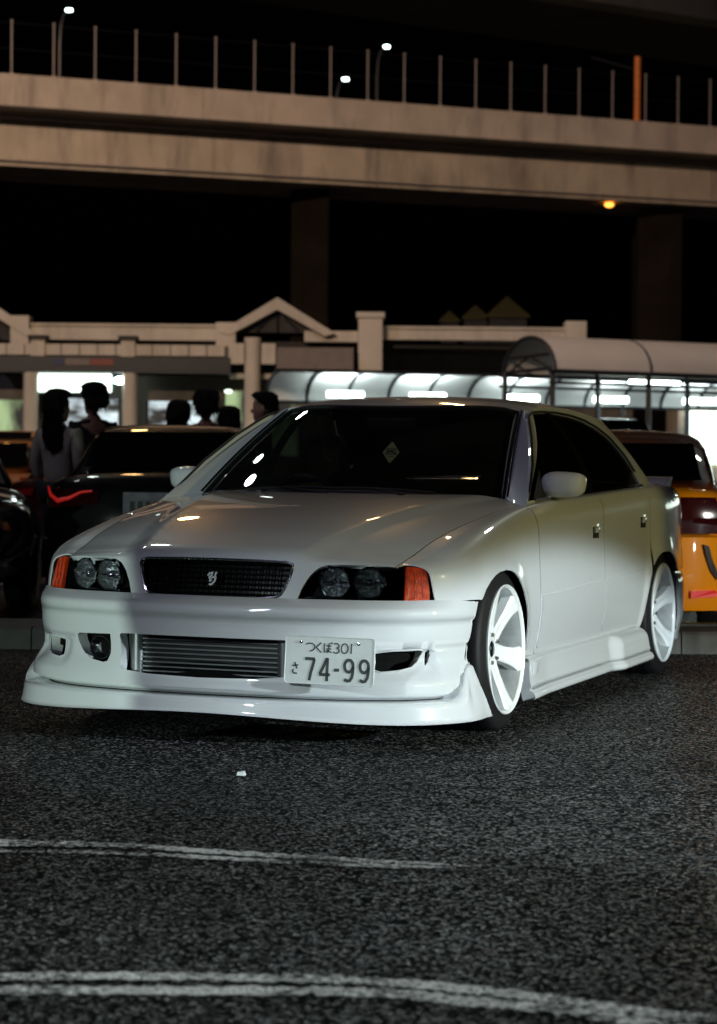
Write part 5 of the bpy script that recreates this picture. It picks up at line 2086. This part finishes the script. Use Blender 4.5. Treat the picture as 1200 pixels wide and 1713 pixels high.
def person(label, loc, rz, h, top, long_hair, turn=0., arm=0.):
    k = h / 1.72
    rt = empty('person', loc, rz)
    tag(rt, label, 'person', 'people standing behind the black car')
    S = lambda L: [(a * k, b * k, c * k) for a, b, c in L]
    # body: legs, arms with hands, neck
    v = [(0, 0, .92), (0, .01, 1.12), (0, 0, 1.32), (0, -.005, 1.42), (0, 0, 1.50),
         (.09, 0, .90), (.10, .01, .50), (.105, -.02, .09), (.11, .10, .04),
         (-.09, 0, .90), (-.10, .01, .50), (-.105, -.02, .09), (-.11, .10, .04),
         (.17, 0, 1.37), (.22, -.03, 1.11), (.21, .05 + arm, .88 + arm), (.205, .09 + arm, .80 + arm),
         (-.17, 0, 1.37), (-.22, -.03, 1.11), (-.21, .05, .88), (-.205, .08, .80)]
    e = [(0, 1), (1, 2), (2, 3), (3, 4), (0, 5), (5, 6), (6, 7), (7, 8), (0, 9), (9, 10), (10, 11), (11, 12), (2, 13), (13, 14), (14, 15), (15, 16), (2, 17), (17, 18), (18, 19), (19, 20)]
    r = [(.13, .09), (.12, .085), (.14, .09), (.055, .055), (.048, .05), .075, .052, .036, .03, .075, .052, .036, .03, .052, .040, .028, .022, .052, .040, .028, .022]
    body = skin_obj('body', S(v), e, [(q[0] * k, q[1] * k) if hasattr(q, '__len__') else q * k for q in r], M['skin'], rt)
    # clothes
    v2 = [(0, 0, .88), (0, .01, 1.12), (0, 0, 1.33), (0, 0, 1.43), (.18, 0, 1.375), (.225, -.03, 1.12), (.215, .02 + arm * .5, .98 + arm * .5), (-.18, 0, 1.375), (-.225, -.03, 1.12), (-.215, .02, .98)]
    skin_obj('top', S(v2), [(0, 1), (1, 2), (2, 3), (2, 4), (4, 5), (5, 6), (2, 7), (7, 8), (8, 9)], [(.165 * k, .115 * k), (.148 * k, .105 * k), (.165 * k, .108 * k), .065 * k, .066 * k, .054 * k, .046 * k, .066 * k, .054 * k, .046 * k], top, rt)
    v3 = [(0, 0, .92), (.09, 0, .88), (.10, .01, .50), (.105, -.01, .10), (-.09, 0, .88), (-.10, .01, .50), (-.105, -.01, .10)]
    skin_obj('trousers', S(v3), [(0, 1), (1, 2), (2, 3), (0, 4), (4, 5), (5, 6)], [(.15 * k, .11 * k), .092 * k, .068 * k, .056 * k, .092 * k, .068 * k, .056 * k], M['jeans'], rt)
    # head with face, turned on the neck
    T = Matrix.Rotation(turn, 3, 'Z')
    hz0 = 1.595 * k
    mb = MB()
    rings = []
    for z, rx, ry, dy in ((-.125, .02, .03, .03), (-.115, .045, .055, .02), (-.08, .060, .075, .012), (-.04, .068, .086, .005), (.0, .074, .092, 0), (.05, .076, .096, -.004), (.09, .066, .084, -.008), (.115, .042, .055, -.01), (.125, .008, .01, -.01)):
        rings.append([tuple(T @ Vector((rx * math.cos(q) * k, (ry * math.sin(q) + dy) * k, 0)) + Vector((0, .005, hz0 + z * k))) for q in np.linspace(0, 2 * math.pi, 18, endpoint=False)])
    mb.loft(rings)
    hd = mb.build('head', M['skin'], body, smooth=True)
    mb = MB()
    for a, b, c, d in ((0, .098, -.02, .016), (.074, .0, -.01, .02), (-.074, .0, -.01, .02)):
        p = T @ Vector((a * k, b * k, 0)) + Vector((0, .005, hz0 + c * k))
        mb.lathe([(-d * 1.3, .001), (-d * .8, d * .7), (0, d), (d, d * .6), (d * 1.3, .001)], tuple(p), 'Z', 8)
        mb.build('nose' if a == 0 else 'ear', M['skin'], hd, smooth=True)
        mb = MB()
    # hair
    mb = MB()
    rings = []
    tab = [(.165, .02, .02), (.155, .07, .08), (.125, .102, .118), (.07, .118, .132), (.02, .118, .128), (-.02, .112, .112), (-.07, .095, .08)]
    if long_hair:
        tab = tab[:-1] + [(-.06, .100, .085), (-.14, .112, .075), (-.25, .122, .065), (-.34, .110, .05), (-.38, .07, .03)]
    for z, rx, ry in tab:
        back = -.016 - (.035 if z < -.01 else .0) - (.02 if z < -.1 else 0)
        cut = .55 if z > .06 else (.0 if z > -.03 else -.15)
        ring = []
        for i, q in enumerate(np.linspace(0, 2 * math.pi, 24, endpoint=False)):
            jj = 1 + .05 * math.sin(q * 5 + z * 40 + h * 50) + .04 * math.sin(q * 11 + h * 90) + random.uniform(-.09, .07)
            yy = ry * math.sin(q)
            if yy > 0: yy *= max(cut, .02) if z < .10 else 1
            ring.append(tuple(T @ Vector((rx * math.cos(q) * k * jj, (yy * jj + back) * k, 0)) + Vector((0, .005, hz0 + z * k))))
        rings.append(ring)
    mb.loft(rings)
    for _ in range(260):
        ri = random.choice(rings[1:])
        q0 = Vector(random.choice(ri))
        out = Vector((q0.x, q0.y - .005, (q0.z - hz0) * .6)).normalized()
        sd = out.cross(Vector((0, 0, 1))).normalized() * random.uniform(.006, .012)
        tip = q0 + out * random.uniform(.004, .02) + Vector((random.uniform(-.015, .015), random.uniform(-.015, .015), -random.uniform(.01, .05)))
        mb.add([q0 - sd - out * .006, q0 + sd - out * .006, tip], [(0, 1, 2)])
    mb.build('hair', M['hair'], body, smooth=True, fix=False)
    for s in (1, -1):
        mb = MB()
        mb.loft([[(s * .108 * k + a * k, (b + .03) * k, z * k) for a, b in ((-.042, -.09), (.042, -.09), (.048, .06), (.03, .15), (-.03, .15), (-.045, .06))] for z in (.0, .035, .075)])
        mb.V = [(v[0], v[1] if v[2] < .06 * k else v[1] * .75, v[2]) for v in mb.V]
        mb.build('shoe', M['shirt_dark'], rt, smooth=True)
    return rt


person('person with long dark hair in a pale top at the far left', (-2.54, 18.2, 0), R(-25), 1.69, M['shirt_light'], True, R(-20))
person('person with short dark hair in dark clothes beside the pale top', (-2.46, 19.9, 0), R(30), 1.83, M['shirt_dark'], False, R(10))
person('person with long dark hair in black, left of the red shirt', (-1.70, 20.3, 0), R(-15), 1.69, M['shirt_dark'], True)
person('tall person with short dark hair in a dull red top', (-1.49, 20.9, 0), R(10), 1.83, M['shirt_red'], False)
person('shorter person with long hair, between the red top and the profile', (-1.22, 20.1, 0), R(20), 1.63, M['shirt_dark'], True)
person('person in profile facing left, rightmost of the standing people', (-.90, 20.2, 0), R(95), 1.77, M['shirt_red'], False)
